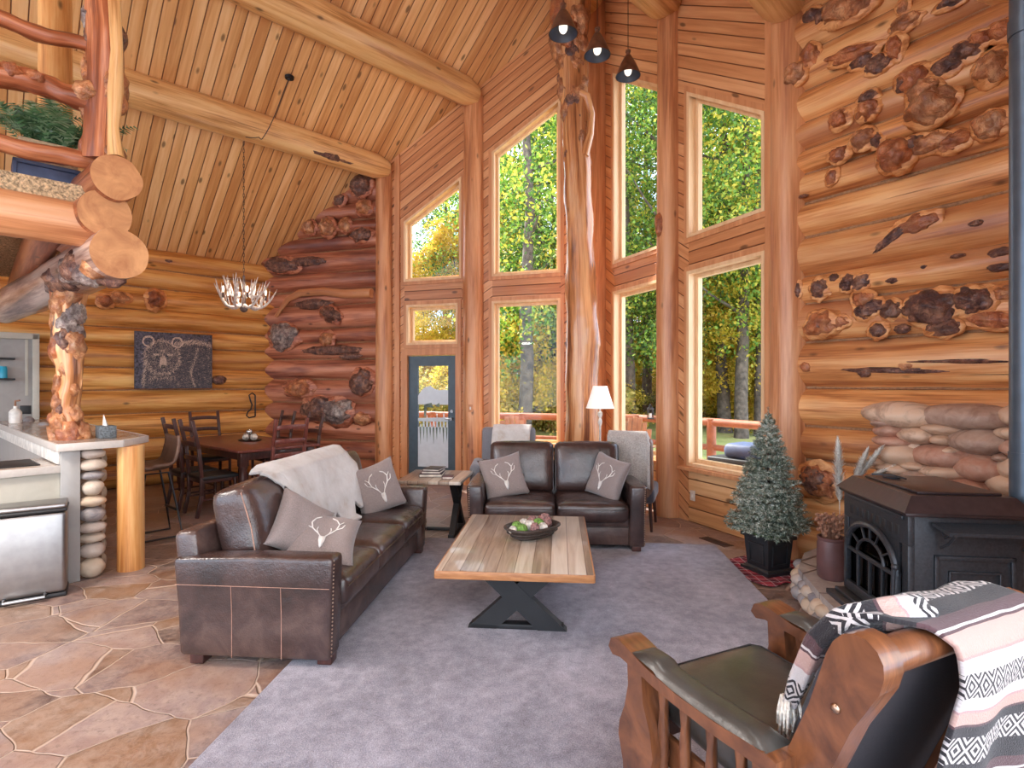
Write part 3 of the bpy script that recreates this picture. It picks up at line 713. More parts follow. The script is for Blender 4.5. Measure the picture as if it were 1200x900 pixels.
# ------------------------------------------------------------------ door
a0, a1 = LO[2][0], LO[2][1]
mb = MB()
for (p0, p1, z0, z1) in [(a0, a0+.04, 0, 2.05), (a1-.04, a1, 0, 2.05), (a0+.04, a1-.04, 2.01, 2.05), (a0-.06, a0, 0, 2.11), (a1, a1+.06, 0, 2.11), (a0, a1, 2.05, 2.11)]:
    mb.prism([(p0, z0), (p1, z0), (p1, z1), (p0, z1)], C, wl, UZ, outl, -.025, .12)
dr = struct('door_1', mb, 'trim_wood', 'blue-grey exterior door with etched glass panel beside the side table')
d0, d1 = a0+.045, a1-.045; g0, g1 = d0+.16, d1-.14
mb = MB()
for (p0, p1, z0, z1) in [(d0, g0, .01, 2.0), (g1, d1, .01, 2.0), (g0, g1, 1.84, 2.0), (g0, g1, .01, .22)]:
    mb.prism([(p0, z0), (p1, z0), (p1, z1), (p0, z1)], C, wl, UZ, outl, .03, .075)
lf = mb.build('door_leaf', 'door_blue', dr)
mb = MB(); mb.prism([(g0, .22), (g1, .22), (g1, 1.84), (g0, 1.84)], C, wl, UZ, outl, .05, .055); mb.build('pane', 'window_glass', dr)
# frosted motif on the glass: a mountain, a water line and a frosted lower half
mb = MB(); gw = g1-g0
def fr(poly): mb.prism([(g0+a*gw, b) for a, b in poly], C, wl, UZ, outl, .044, .05)
top = [(0, 1.36), (.1, 1.44), (.25, 1.5), (.4, 1.52), (.55, 1.47), (.7, 1.45), (.85, 1.46), (1, 1.45)]
fr([(0, 1.22)]+[(1, 1.22)]+list(reversed(top)))
fr([(0, .22), (1, .22), (1, .86), (0, .86)])
for i in range(9):
    x = .04+i*.11; h = [.9, 1.0, 1.05, .94, 1.02, 1.08, .95, 1.1, .98][i]; fr([(x, .84), (x+.07, .84), (x+.045, h), (x+.025, h)])
fr([(0, .95), (1, .95), (1, 1.02), (0, 1.0)])
mb.build('etched_motif', 'white_panel', dr)
mb = MB()
for i in range(9):
    x = g0+(.05+i*.108)*gw; h = [.28, .2, .24, .16, .27, .2, .12, .26, .22][i]
    mb.prism([(x, .86), (x+.03, .86), (x+.018, .86-h)], C, wl, UZ, outl, .04, .0445)
mb.prism([(g0+.2*gw, 1.22), (g0+.45*gw, 1.25), (g0+.5*gw, 1.17), (g0+.3*gw, 1.18), (g0+.26*gw, 1.02), (g0+.2*gw, 1.02)], C, wl, UZ, outl, .04, .0445)
mb.prism([(g0+.55*gw, 1.2), (g0+.7*gw, 1.25), (g0+.72*gw, 1.18)], C, wl, UZ, outl, .04, .0445)
mb.build('dark_tree_motif', 'leaf_grey', dr)
mb = MB(); hp = C+wl*(d1-.07)-outl*(-.0)
mb.tube([hp+UZ*1.0-outl*(-.03), hp+UZ*1.0-outl*.04], .025, 12); mb.tube([hp+UZ*1.0-outl*.035, hp+UZ*1.0-outl*.035-wl*.1], .01, 8); mb.tube([hp+UZ*1.12+outl*.03, hp+UZ*1.12-outl*.0], .025, 12)
mb.build('door_handle', 'steel', dr)
# ------------------------------------------------------------------ rug
mb = MB(); mb.gbox((0, 0, .012), (2.95, 4.4, .024), .01, (6, 8, 1))
o = mb.build('area_rug', 'carpet_rug'); o.location = (.27, 3.13, 0); o.rotation_euler.z = math.radians(-5)
tag(o, 'large mauve-grey area rug on the flagstone floor under the coffee table', 'rug')
RUG = .024
# ------------------------------------------------------------------ sofas
def make_sofa(name, label, W, nseat, loc, rz, group=None, seed=0):
    t = thing(name, label, 'sofa', loc, rz, group); hw = W/2; ar = .15; D = .88; AH = .62
    lm = 'leather_brown'
    mb = MB(); mb.box(-hw+ar-.01, hw-ar+.01, .05, D-.06, .09, .30, .015); mb.build('frame', lm, t)
    mb = MB(); mb.box(-hw+ar-.005, hw-ar+.005, .022, .052, .245, .325, .012); mb.build('front_rail', lm, t)
    mb = MB(); mb.box(-hw+ar-.005, hw-ar+.005, .035, .055, .075, .235, .008); mb.build('front_panel', lm, t)
    mb = MB(); X = rotx(math.radians(-6))
    mb.gbox((0, D-.07, .41), (W-.05, .14, .66), .04, (6, 1, 3), X=X); mb.build('back', lm, t)
    for s in (-1, 1):
        mb = MB()
        def fn(q):
            z = q.z/(AH/2); y = q.y/(D/2)
            return (q.x+s*.018*max(0, z), q.y*(1+.035*z)+.0, q.z-.02*max(0, y)*(z > 0))
        mb.gbox((s*(hw-ar/2), D/2-.01, AH/2+.03), (ar, D, AH-.06), .028, (2, 6, 4), fn=fn); a = mb.build('arm', lm, t)
        st = MB(); x = s*(hw+.004)
        def fx(z): return s*(hw+.0005+.018*max(0, (z-AH/2)/(AH/2)))
        st.tube([(fx(.455), .0+.87*k/8, .455) for k in range(9)], .0016, 5)
        for yy in (.27, .55): st.tube([(fx(z_), yy, z_) for z_ in (.065, .2, .3, .40, .455)], .0016, 5)
        st.build('stitching', 'stitch', a)
        nb = MB()
        for k in range(26):
            for xx in (s*(hw-.012+.012*max(0, (k/26*.5-.2))),): nb.ico((xx, -.012-.016*(k/26-.5), .09+k*.0205), (.006, .004, .006), 1)
        nb.build('nailhead_trim', 'nail_brass', a)
    cw = (W-2*ar)/nseat
    for i in range(nseat):
        cx = -hw+ar+cw*(i+.5); sz = (cw-.006, .66, .165); mb = MB()
        mb.gbox((cx, .30, .375), sz, .045, (10, 10, 2), fn=wrinkle(puff(sz, .025), .008, 6, seed+i)); sc_ = mb.build('seat_cushion', lm, t, 180)
        p = MB(); p.tube([(cx-cw/2+.02, -.036, .41), (cx, -.043, .412), (cx+cw/2-.02, -.036, .41)], .004, 6); p.build('piping', lm, sc_)
        sz = (cw-.004, .22, .50); mb = MB(); X = rotx(math.radians(-13))
        def pf(q, h=[k_/2 for k_ in sz]):
            x, y, z = q.x/h[0], q.y/h[1], q.z/h[2]; k_ = max(0, 1-x**4)*max(0, 1-z**4)
            return (q.x, q.y+.035*k_*(1 if y > 0 else -1)*abs(y), q.z+.012*(1-x*x)*z)
        mb.gbox((cx, .63, .70), sz, .06, (10, 2, 10), fn=wrinkle(pf, .009, 6, seed+5+i), X=X); bc = mb.build('back_cushion', lm, t, 180)
        p = MB(); hh = .24; xx = cw/2-.012
        loop = [(-xx, -.085, -hh), (-xx, -.1, 0), (-xx, -.085, hh-.03), (-xx+.04, -.08, hh-.0), (0, -.085, hh+.012), (xx-.04, -.08, hh), (xx, -.085, hh-.03), (xx, -.1, 0), (xx, -.085, -hh)]
        p.tube([X @ Vector(q)+Vector((cx, .63, .70)) for q in loop], .0035, 6); p.build('piping', 'stitch' if nseat == 3 and i == 0 else lm, bc)
    for sx in (-1, 1):
        for y in (.05, D-.1):
            mb = MB(); mb.box(sx*(hw-.08)-.04, sx*(hw-.08)+.04, y-.04, y+.04, RUG if y < .3 or nseat == 2 else .0, .075, .006); mb.build('foot', 'dark_wood', t)
    return t
S1 = Vector((-.885, 3.975, 0)); RZ1 = math.radians(85.2)
make_sofa('sofa', 'three-seat brown leather sofa with a pale hide over its back', 2.12, 3, S1, RZ1, seed=3)
S2 = Vector((.405, 4.99, 0)); RZ2 = math.radians(-2.5)
make_sofa('loveseat', 'two-seat brown leather loveseat facing the coffee table', 1.62, 2, S2, RZ2, seed=11)
X1 = tr(S1) @ rotz(RZ1); X2 = tr(S2) @ rotz(RZ2)
# hide over the sofa back
rnd = random.Random(4)
def back_path(v):   # v in 0..1 : from behind the back, over the top, down the cushions
    P = [(.965, .42), (.955, .6), (.93, .78), (.86, .93), (.76, .995), (.67, 1.0), (.585, .955), (.535, .87), (.485, .76), (.44, .65), (.415, .55), (.385, .505), (.26, .50)]
    f = v*(len(P)-1); i = min(int(f), len(P)-2); a = f-i; return (P[i][0]*(1-a)+P[i+1][0]*a, P[i][1]*(1-a)+P[i+1][1]*a)
def hide(a, b):
    x = -.66+1.36*a
    edge = [.46, .55, .74, .84, .83, .88, .80, .95, .96, .80, .88, .80, .60]
    f = a*(len(edge)-1); i = min(int(f), len(edge)-2); q = f-i; q = q*q*(3-2*q); vmax = edge[i]*(1-q)+edge[i+1]*q
    v0 = .43-.17*min(1, a*4)+.02*math.sin(a*9); v = v0+(vmax-v0)*b
    y, z = back_path(v)
    xe = (a-.5)*2; bow = .05*math.sin(b*5+1)*xe
    w = .018*noise.noise(Vector((x*4, v*5, 1)))+.012
    return (x+bow-.05*math.sin(v*3), y-w-.012-.0, z+.012+abs(w)*.6)
mb = MB(); mb.sheet(hide, 60, 50)
mb.v = [X1 @ q for q in mb.v]
o = mb.build('hide_throw', 'fur', None, 180); sm = o.modifiers.new('thick', 'SOLIDIFY'); sm.thickness = .018; sm.offset = 0
tag(o, 'pale grey and white animal hide draped over the long sofa back', 'throw')
# throw pillows
def pillow(label, Xw, w=.42, th=.15, mat='fabric_taupe', seed=0, prnt=True, flip=1):
    t = thing('throw_pillow', label, 'pillow'); t.matrix_world = Xw; mb = MB(); N = 18
    def P(a, b, s):
        x, y = a*2-1, b*2-1
        pin = 1-.10*(1-x*x)*abs(y)**3*1.0; pin2 = 1-.10*(1-y*y)*abs(x)**3
        k = (max(0, 1-x**4)**.55)*(max(0, 1-y**4)**.55)
        n = .012*noise.noise(Vector((x*2+seed, y*2, s)))
        return Vector((x*w/2*pin2, s*(th/2*k+n*k), y*w/2*pin))
    vs = []; 
    for s in (-1, 1): mb.sheet(lambda a, b: P(a, b, s), N, N)
    c = mb.build('pillow_cover', mat, t, 180)
    bm = bmesh.new(); bm.from_mesh(c.data); bmesh.ops.remove_doubles(bm, verts=bm.verts, dist=.0005); bmesh.ops.recalc_face_normals(bm, faces=bm.faces); bm.to_mesh(c.data); bm.free()
    if prnt:
        pm = MB()
        def on(x, y): q = P((x+1)/2, (y+1)/2, -flip); return q+Vector((0, -flip*.003, 0))
        def stroke(pts, r):
            pp = []
            for (xa, ya), (xb, yb) in zip(pts[:-1], pts[1:]):
                for k in range(5): pp.append(on(xa+(xb-xa)*k/5, ya+(yb-ya)*k/5))
            pp.append(on(*pts[-1])); pm.tube(pp, r, 6)
        for s in (-1, 1):
            stroke([(s*.03, -.28), (s*.14, -.1), (s*.34, .12), (s*.40, .34), (s*.3, .52), (s*.16, .6)], .0042)
            stroke([(s*.34, .12), (s*.5, .2), (s*.56, .36)], .003); stroke([(s*.14, -.1), (s*.2, .06), (s*.18, .16)], .003); stroke([(s*.4, .34), (s*.52, .46)], .003)
        stroke([(-.07, -.25), (-.06, -.4), (0, -.62), (.06, -.4), (.07, -.25), (-.07, -.25)], .006); stroke([(0, -.28), (0, -.56)], .012)
        pm.build('antler_print', 'print_white', c, 180)
    return t
def PX(X, x, y, z, rz=0, rx=0, ry=0): return X @ tr(x, y, z) @ rotz(rz) @ rotx(rx) @ roty(ry)
pillow('taupe antler pillow leaning flat on the near end of the long sofa', PX(X1, -.60, .24, .575, math.radians(-60), math.radians(-62), math.radians(16)), .42, .15, seed=1)
pillow('plain dark taupe pillow behind the antler pillow at the near sofa end', PX(X1, -.60, .38, .655, math.radians(-25), math.radians(-24), math.radians(38)), .40, .13, seed=2, prnt=False)
pillow('grey antler pillow standing at the far end of the long sofa', PX(X1, .66, .32, .66, math.radians(-46), math.radians(-16), math.radians(-14)), .44, .14, seed=3)
pillow('taupe antler pillow at the left end of the loveseat', PX(X2, -.50, .30, .645, math.radians(12), math.radians(-20), math.radians(-12)), .43, .14, seed=4)
pillow('taupe antler pillow turned sideways at the right end of the loveseat', PX(X2, .50, .28, .65, math.radians(-48), math.radians(-16), math.radians(12)), .43, .14, seed=5)
# ------------------------------------------------------------------ coffee table
def xframe(mb, hw, H, dx, bw, Y, depth, z0=RUG, X=None):
    """flat X made of two crossing boards in the plane y=Y"""
    for s in (-1, 1):
        P = [(-s*hw, z0), (-s*(hw-bw*1.5), z0), (s*hw*dx, H), (s*(hw*dx-bw*1.5), H)]
        poly = [P[0], P[1], P[2], P[3]]
        mb.prism([P[0], P[1], P[2], P[3]] if s < 0 else [P[1], P[0], P[3], P[2]], (0, Y, 0), (1, 0, 0), (0, 0, 1), (0, 1, 0), -depth/2, depth/2)
T0 = Vector((.07, 3.845, 0)); t = thing('coffee_table', 'rustic plank-topped coffee table with black X base on the rug', 'table', T0, math.radians(-5))
mb = MB(); mb.gbox((0, 0, .4375), (.92, 1.38, .045), .006, (1, 1, 1)); tt = mb.build('tabletop', 'table_planks', t)
mb = MB()
for y in (-.692, .692): mb.box(-.462, .462, y-.006, y+.006, .412, .458, .003)
for x in (-.462, .462): mb.box(x-.006, x+.006, -.69, .69, .412, .458, .003)
mb.build('edge_band', 'edge_wood', t)
for y in (-.42, .42):
    mb = MB()
    for s in (-1, 1):
        a = Vector((-s*.26, y, RUG+.0)); b = Vector((s*.24, y, .414)); 
        w = .12; mb.prism([(-s*.31, RUG), (-s*.13, RUG), (s*.30, .415), (s*.12, .415)], (0, y, 0), (1, 0, 0), (0, 0, 1), (0, 1, 0), -.035+s*.002, .035+s*.002)
    mb.box(-.29, .29, y-.033, y+.033, RUG, RUG+.03, .003); mb.box(-.30, .30, y-.033, y+.033, .395, .414, .003)
    mb.build('x_leg', 'black_paint', t)
mb = MB(); mb.box(-.035, .035, -.42, .42, .19, .235, .004); mb.build('stretcher', 'black_paint', t)
XT = tr(T0) @ rotz(math.radians(-5))
# bowl and its contents
bc = on_h(624, 627, .47); BZ = .461
t = thing('wicker_bowl', 'dark oblong wicker bowl on the coffee table holding moss balls', 'bowl', (bc.x, bc.y, BZ), math.radians(38))
mb = MB()
def ob(r, n=28): return [(math.copysign(abs(math.cos(k*2*math.pi/n))**.75, math.cos(k*2*math.pi/n))*r[0], math.copysign(abs(math.sin(k*2*math.pi/n))**.75, math.sin(k*2*math.pi/n))*r[1]) for k in range(n)]
levels = [((.13, .08), .0), ((.165, .105), .025), ((.19, .125), .05), ((.205, .138), .075)]
vs = []; fs = []; n = 28
for r, z in levels: vs += [Vector((x, y, z)) for x, y in ob(r)]
for r, z in reversed(levels): vs += [Vector((x*.93, y*.93, z+.006)) for x, y in ob(r)]
for i in range(7):
    for j in range(n): fs.append((i*n+j, i*n+(j+1) % n, (i+1)*n+(j+1) % n, (i+1)*n+j))
fs.append(tuple(reversed(range(n)))); fs.append(tuple(7*n+j for j in range(n))); mb.add(vs, fs); mb.build('bowl_body', 'basket', t)
mb = MB(); mb.tube([Vector((x, y, .078)) for x, y in ob((.207, .14), 40)], .009, 7, closed=True)
for z, r in ((.02, (.164, .104)), (.045, (.19, .124))): mb.tube([Vector((x, y, z)) for x, y in ob(r, 40)], .006, 6, closed=True)
mb.build('woven_rim', 'basket', t)
XB = tr(bc.x, bc.y, BZ) @ rotz(math.radians(38)); bi = 0
for (x, y, z, r, kind) in [(-.12, -.03, .075, .04, 'moss'), (-.10, .055, .075, .038, 'moss'), (-.03, .06, .08, .04, 'ball'), (-.04, -.02, .085, .042, 'ball'), (-.05, -.085, .082, .033, 'cone'), (.03, -.03, .085, .045, 'moss'), (.02, -.09, .078, .036, 'ball'), (.05, .06, .08, .04, 'cone'), (.12, .0, .085, .05, 'cone'), (.135, .06, .078, .034, 'cone'), (-.17, .01, .07, .03, 'ball')]:
    m = MB(); p = XB @ Vector((x, y, z))
    fn = {'moss': lambda q: 1+.1*noise.noise(q*5), 'ball': lambda q: 1+.06*noise.noise(q*8), 'cone': lambda q: 1+.14*math.sin(q.z*16)*abs(math.cos(math.atan2(q.y, q.x)*5))}[kind]
    m.ico((0, 0, 0), (r, r, r*(1.15 if kind == 'cone' else 1)), 3, fn)
    nm, mt, lb = {'moss': ('moss_ball', 'moss', 'green moss ball in the dark wicker bowl on the coffee table'), 'ball': ('vine_ball', 'ball_white', 'pale woven decorative ball in the dark wicker bowl'), 'cone': ('pine_cone', 'pine_cone', 'mauve-brown pine cone in the dark wicker bowl')}[kind]
    o = m.build(nm, mt, None, 180); o.location = p; tag(o, lb, {'moss': 'moss ball', 'ball': 'ball', 'cone': 'pine cone'}[kind], {'moss': 'moss balls in the bowl', 'ball': 'woven balls in the bowl', 'cone': 'pine cones in the bowl'}[kind])
# ------------------------------------------------------------------ side table + books
st = Vector((-.80, 5.80, 0)); rs_ = math.radians(-6)
t = thing('side_table', 'square dark-topped side table between sofa and loveseat', 'table', st, rs_)
mb = MB(); mb.box(-.33, .33, -.36, .36, .545, .58, .006); mb.build('tabletop', 'table_planks', t)
mb = MB(); mb.box(-.345, .345, -.375, .375, .553, .592, .004); 
for x in (-.22, .22):
    m = MB()
    for s in (-1, 1): m.prism([(-s*.30, 0), (-s*.21, 0), (s*.26, .55), (s*.17, .55)], (x, 0, 0), (0, 1, 0), (0, 0, 1), (1, 0, 0), -.03, .03)
    m.box(x-.03, x+.03, -.31, .31, 0, .035, .003); m.build('x_leg', 'black_paint', t)
m = MB(); m.box(-.22, .22, -.02, .02, .0, .03, .003); m.build('stretcher', 'black_paint', t)
XS = tr(st) @ rotz(rs_)
for i, (x, y, z, sx, sy, sz, mt, rz, lb) in enumerate([(-.05, .02, .581, .24, .3, .03, 'book_dark', .1, 'large dark book at the bottom of the stack on the side table'), (-.04, .03, .612, .2, .27, .025, 'book_maroon', .0, 'maroon book in the middle of the stack on the side table'), (-.03, .02, .638, .18, .24, .02, 'book_dark', -.12, 'smaller dark book on top of the side table stack'), (.16, -.16, .581, .11, .15, .025, 'book_maroon', .1, 'small maroon book lying alone at the right of the side table')]):
    p = XS @ Vector((x, y, z)); t = thing('book', lb, 'book', p, rs_+rz, 'books on the side table')
    m = MB(); m.box(-sx/2, sx/2, -sy/2, sy/2, 0, .004, .001); m.box(-sx/2, sx/2, -sy/2, sy/2, sz-.004, sz, .001); m.box(-sx/2, -sx/2+.005, -sy/2, sy/2, .002, sz-.002, .001); m.build('cover', mt, t)
    m = MB(); m.box(-sx/2+.006, sx/2-.006, -sy/2+.006, sy/2-.006, .0042, sz-.0042, .0005); m.build('pages', 'paper', t)
# ------------------------------------------------------------------ tufted chair behind the loveseat
def cushion(mb, c, sz, r, amt=.02, seed=0, X=None, mid=(8, 8, 3)): mb.gbox(c, sz, r, mid, fn=wrinkle(puff(sz, amt), .006, 6, seed), X=X)
tc = Vector((-.04, 6.42, 0)); t = thing('tufted_armchair', 'grey button-tufted armchair behind the left end of the loveseat', 'chair', tc, 0)
m = MB(); m.box(-.33, .33, -.30, .32, .14, .34, .03); m.build('seat_base', 'fabric_grey', t)
m = MB(); cushion(m, (0, -.03, .40), (.56, .58, .13), .04); m.build('seat_cushion', 'fabric_grey', t, 180)
m = MB(); m.gbox((0, .30, .66), (.66, .14, .72), .05, (10, 1, 10), X=rotx(-.12)); m.build('backrest', 'fabric_grey', t, 180)
m = MB()
for r_ in range(4):
    for q in range(5): m.ico((-.24+.12*q+(.0 if r_ % 2 else .03), .222+.0125*r_+.012*(r_), .62+.1*r_), (.014, .008, .014), 1)
m.build('tufting_buttons', 'fabric_dark', t)
for s in (-1, 1):
    m = MB(); m.gbox((s*.37, -.02, .42), (.13, .62, .46), .05, (1, 3, 3)); m.build('arm', 'leather_brown' if False else 'fabric_grey', t, 180)
    for y in (-.26, .26): m = MB(); m.tube([(s*.33, y, 0), (s*.33, y, .15)], [.016, .026], 10); m.build('leg', 'dark_wood', t)
m = MB()
def fz(a, b):
    P = [(.47, .7), (.44, .95), (.385, 1.03), (.31, 1.04), (.235, .98), (.2, .8), (.17, .62), (.1, .50), (-.1, .49)]
    f = b*(len(P)-1); i = min(int(f), len(P)-2); q = f-i; w = .012*noise.noise(Vector((a*5, b*6, 3)))
    return (-.2+.46*a+.02*math.sin(b*6), P[i][0]*(1-q)+P[i+1][0]*q-w-.02, P[i][1]*(1-q)+P[i+1][1]*q+.015+w)
m.sheet(fz, 20, 30); m.v = [tr(tc) @ q for q in m.v]; o = m.build('sheepskin_throw', 'fur', None, 180); sm = o.modifiers.new('thick', 'SOLIDIFY'); sm.thickness = .02
tag(o, 'white fluffy sheepskin over the grey tufted armchair back', 'throw')
# chair with knitted throw, right
kc = Vector((1.33, 6.0, 0)); t = thing('upholstered_chair', 'dark upholstered chair under a knitted throw behind the loveseat right end', 'chair', kc, math.radians(-20))
m = MB(); cushion(m, (0, 0, .38), (.5, .52, .16), .04); m.build('seat_cushion', 'fabric_dark', t, 180)
m = MB(); m.gbox((0, -.24, .66), (.48, .12, .66), .05, (6, 1, 6), X=rotx(.12)); m.build('backrest', 'leather_stool', t, 180)
for x in (-.2, .2):
    for y in (-.2, .2): m = MB(); m.tube([(x*1.1, y*1.1, 0), (x, y, .32)], [.014, .022], 8); m.build('leg', 'dark_wood', t)
XK = tr(kc) @ rotz(math.radians(-20)); m = MB()
def fk(a, b):
    P = [(-.36, .50), (-.365, .7), (-.37, .9), (-.35, 1.01), (-.27, 1.05), (-.18, 1.02), (-.13, .9), (-.12, .7)]
    f = b*(len(P)-1); i = min(int(f), len(P)-2); q = f-i; w = .022*math.sin(a*20+b*2)*(.3+abs(b-.5)) ; xx = -.22+.5*a
    if a > .8: dz = -(a-.8)*1.0*(1-abs(b-.55)*1.2)
    else: dz = 0
    return (xx-(.06 if a > .8 else 0)*(a-.8)*5, P[i][0]*(1-q)+P[i+1][0]*q-.012+w, P[i][1]*(1-q)+P[i+1][1]*q+dz*.6+.01)
m.sheet(fk, 36, 26); m.v = [XK @ q for q in m.v]; o = m.build('knitted_throw', 'knit', None, 180); sm = o.modifiers.new('thick', 'SOLIDIFY'); sm.thickness = .012
tag(o, 'pale grey knitted throw hanging over the chair right of the loveseat', 'throw')
# ------------------------------------------------------------------ floor lamp
lp = Vector((1.11, 6.88, 0)); t = thing('floor_lamp', 'slender floor lamp with pleated white shade before the tree trunk column', 'lamp', lp)
m = MB(); m.lathe([(.13, 0), (.13, .012), (.05, .03), (.015, .06), (.013, .3), (.02, .31), (.013, .33), (.012, 1.02), (.02, 1.04), (.028, 1.07), (.02, 1.10), (.012, 1.12), (.03, 1.16), (.03, 1.19), (.01, 1.21), (.01, 1.3)], 20); m.build('pole', 'white_ceramic', t)
m = MB(); n = 40; prof = [(.175, 1.245), (.165, 1.27), (.14, 1.35), (.115, 1.43), (.095, 1.50), (.09, 1.525)]
vs = []
for r, z in prof:
    for j in range(n): th = 2*math.pi*j/n; rr = r*(1+.015*(j % 2)); vs.append((rr*math.cos(th), rr*math.sin(th), z))
m.add(vs, [(i*n+j, i*n+(j+1) % n, (i+1)*n+(j+1) % n, (i+1)*n+j) for i in range(5) for j in range(n)]); o = m.build('lamp_shade', 'lamp_shade_white', t, 20)
# ------------------------------------------------------------------ gnarled trunk column
def gnarl(name, label, cat, pts, rad, mat, knobs, n=40, seg=70, amp=.12, seed=0, kind=None, bmat='burl_brown', parent=None, sq=None, holes=()):
    pts = [Vector(p) for p in pts]
    def samp(f):
        f = max(0, min(.99999, f))*(len(pts)-1); i = int(f); q = f-i
        p0, p1, p2, p3 = pts[max(0, i-1)], pts[i], pts[i+1], pts[min(len(pts)-1, i+2)]
        p = .5*((2*p1)+(p2-p0)*q+(2*p0-5*p1+4*p2-p3)*q*q+(3*p1-p0-3*p2+p3)*q*q*q)
        return p, rad[i]*(1-q)+rad[i+1]*q
    SP = [samp(i/seg) for i in range(seg+1)]
    m = MB()
    def fn(ul, t, i):
        c = math.cos(t); s = math.sin(t)
        return 1+amp*noise.noise(Vector((ul*2.2+seed, c*1.3, s*1.3)))+amp*.6*abs(noise.noise(Vector((ul*6+seed, c*3, s*3))))+amp*.25*noise.noise(Vector((ul*1.5, c*7, s*7)))
    m.tube([p for p, r in SP], [r for p, r in SP], n, True, fn, sq=sq)
    o = m.build(name, mat, parent, 80)
    if parent is None: tag(o, label, cat, None, kind)
    for i, (f, ang, r, dp, mt) in enumerate(knobs):
        p, rr = samp(f); q, _ = samp(min(1, f+.02)); d = (q-p).normalized()
        a = Vector((1, 0, 0)) if abs(d.z) > .6 else Vector((0, 0, 1)); a = (a-d*a.dot(d)).normalized(); b = d.cross(a)
        dr_ = a*math.cos(ang)+b*math.sin(ang); k_ = MB(); X = Matrix((dr_, d, dr_.cross(d))).transposed().to_4x4()
        burl(k_, (0, 0, 0), (r*dp*.8, r*1.5, r), seed*7+i+3, 3, .42, X); c_ = p+dr_*rr*.8; k_.v = [v_+c_ for v_ in k_.v]; k_.build('burl', mt, o, 80)
    return o
Yt = 7.25
def tp(px, py): v = at(px, py, Yt); return v
gnarl('tree_trunk_column', 'gnarled pale tree trunk column rising in front of the window apex', 'tree trunk',
      [(.93, Yt, 0), tp(683, 440), tp(683, 395), tp(681, 340), tp(679, 260), tp(676, 190), tp(673, 130), tp(672, 80), tp(668, 45), tp(668, -10)],
      [.24, .21, .225, .19, .175, .17, .17, .19, .22, .27], 'trunk_wood',
      [(.1, 3.2, .06, .6, B), (.2, 3.0, .09, .8, 'burl_dark'), (.215, 3.4, .06, .8, B), (.3, 0., .05, .6, B), (.62, -.4, .09, .9, B), (.57, 3.4, .07, .8, 'burl_dark'), (.55, -.2, .07, .9, B), (.5, 3.3, .06, .7, 'burl_dark'), (.66, 3.6, .1, .8, B), (.72, 3.2, .12, .9, B), (.7, -1.4, .1, .7, B),
       (.75, 2.8, .1, .9, 'burl_dark'), (.8, 3.6, .11, .8, B), (.84, -.6, .12, .8, B), (.85, 3.2, .14, .8, B), (.88, 4.4, .14, .8, 'burl_red'), (.9, 2.6, .14, .9, B), (.92, 5.4, .15, .8, B), (.94, 3.7, .15, .8, 'burl_red'), (.6, 5.0, .07, .8, B), (.68, 4.4, .09, .7, 'burl_dark'), (.73, 5.6, .09, .8, B), (.78, 4.9, .1, .7, B), (.82, 4.6, .1, .7, 'burl_dark'), (.86, 5.2, .12, .7, B), (.89, 4.7, .13, .7, B), (.45, 4.9, .05, .5, 'burl_dark'), (.64, 4.7, .07, .6, 'burl_dark')], seg=110, amp=.16, seed=2)
m = MB(); m.tube([tp(668, 110)-Vector((.0, .1, 0)), tp(686, 120)-Vector((0, .14, 0)), tp(692, 138)-Vector((0, .1, 0)), tp(690, 162)-Vector((0, .12, 0)), tp(683, 186)-Vector((0, .1, 0))], [.07, .055, .045, .05, .07], 14)
m.build('root_branch', 'trunk_wood', bpy.data.objects['tree_trunk_column'], 80)
# ------------------------------------------------------------------ pendant lamps
for i, (px, py, Y, wpx, lb) in enumerate([(660, 28, 5.1, 34, 'leftmost and highest of the three cone pendant lamps'), (700, 54, 5.8, 31, 'middle of the three cone pendant lamps'), (736, 79, 6.2, 29, 'rightmost and lowest cone pendant lamp on a long cord')]):
    p = at(px, py, Y); zr_ = roof(p)-.0; r = wpx*Y/F/2
    t = thing('pendant_lamp', 'weathered copper '+lb, 'lamp', p, 0, 'cone pendant lamps under the ridge')
    m = MB(); h = r*1.6; prof = [(r, -.45*h), (r*.99, -.42*h), (r*.62, .15*h), (r*.32, .5*h), (r*.24, .58*h), (.02, .6*h)]
    m.lathe(prof, 28, cap=False); m.lathe([(.022, .55*h), (.022, .75*h), (.03, .76*h), (.03, .85*h), (.01, .9*h)], 14)
    m.build('lamp_shade', 'copper_shade', t)
    m = MB(); m.lathe([(r*.96, -.44*h), (r*.59, .12*h), (r*.28, .45*h), (.02, .5*h)], 28, cap=False); m.build('shade_lining', 'shade_inner', t)
    m = MB(); m.ico((0, 0, -.16*h), (r*.3, r*.3, r*.42), 3); m.lathe([(.02, .05*h), (.02, .4*h)], 10); m.build('bulb', 'bulb_glass', t)
    m = MB(); m.tube([(0, 0, .88*h), (0, 0, zr_-p.z)], .004, 6); m.build('cord', 'black_metal', t)
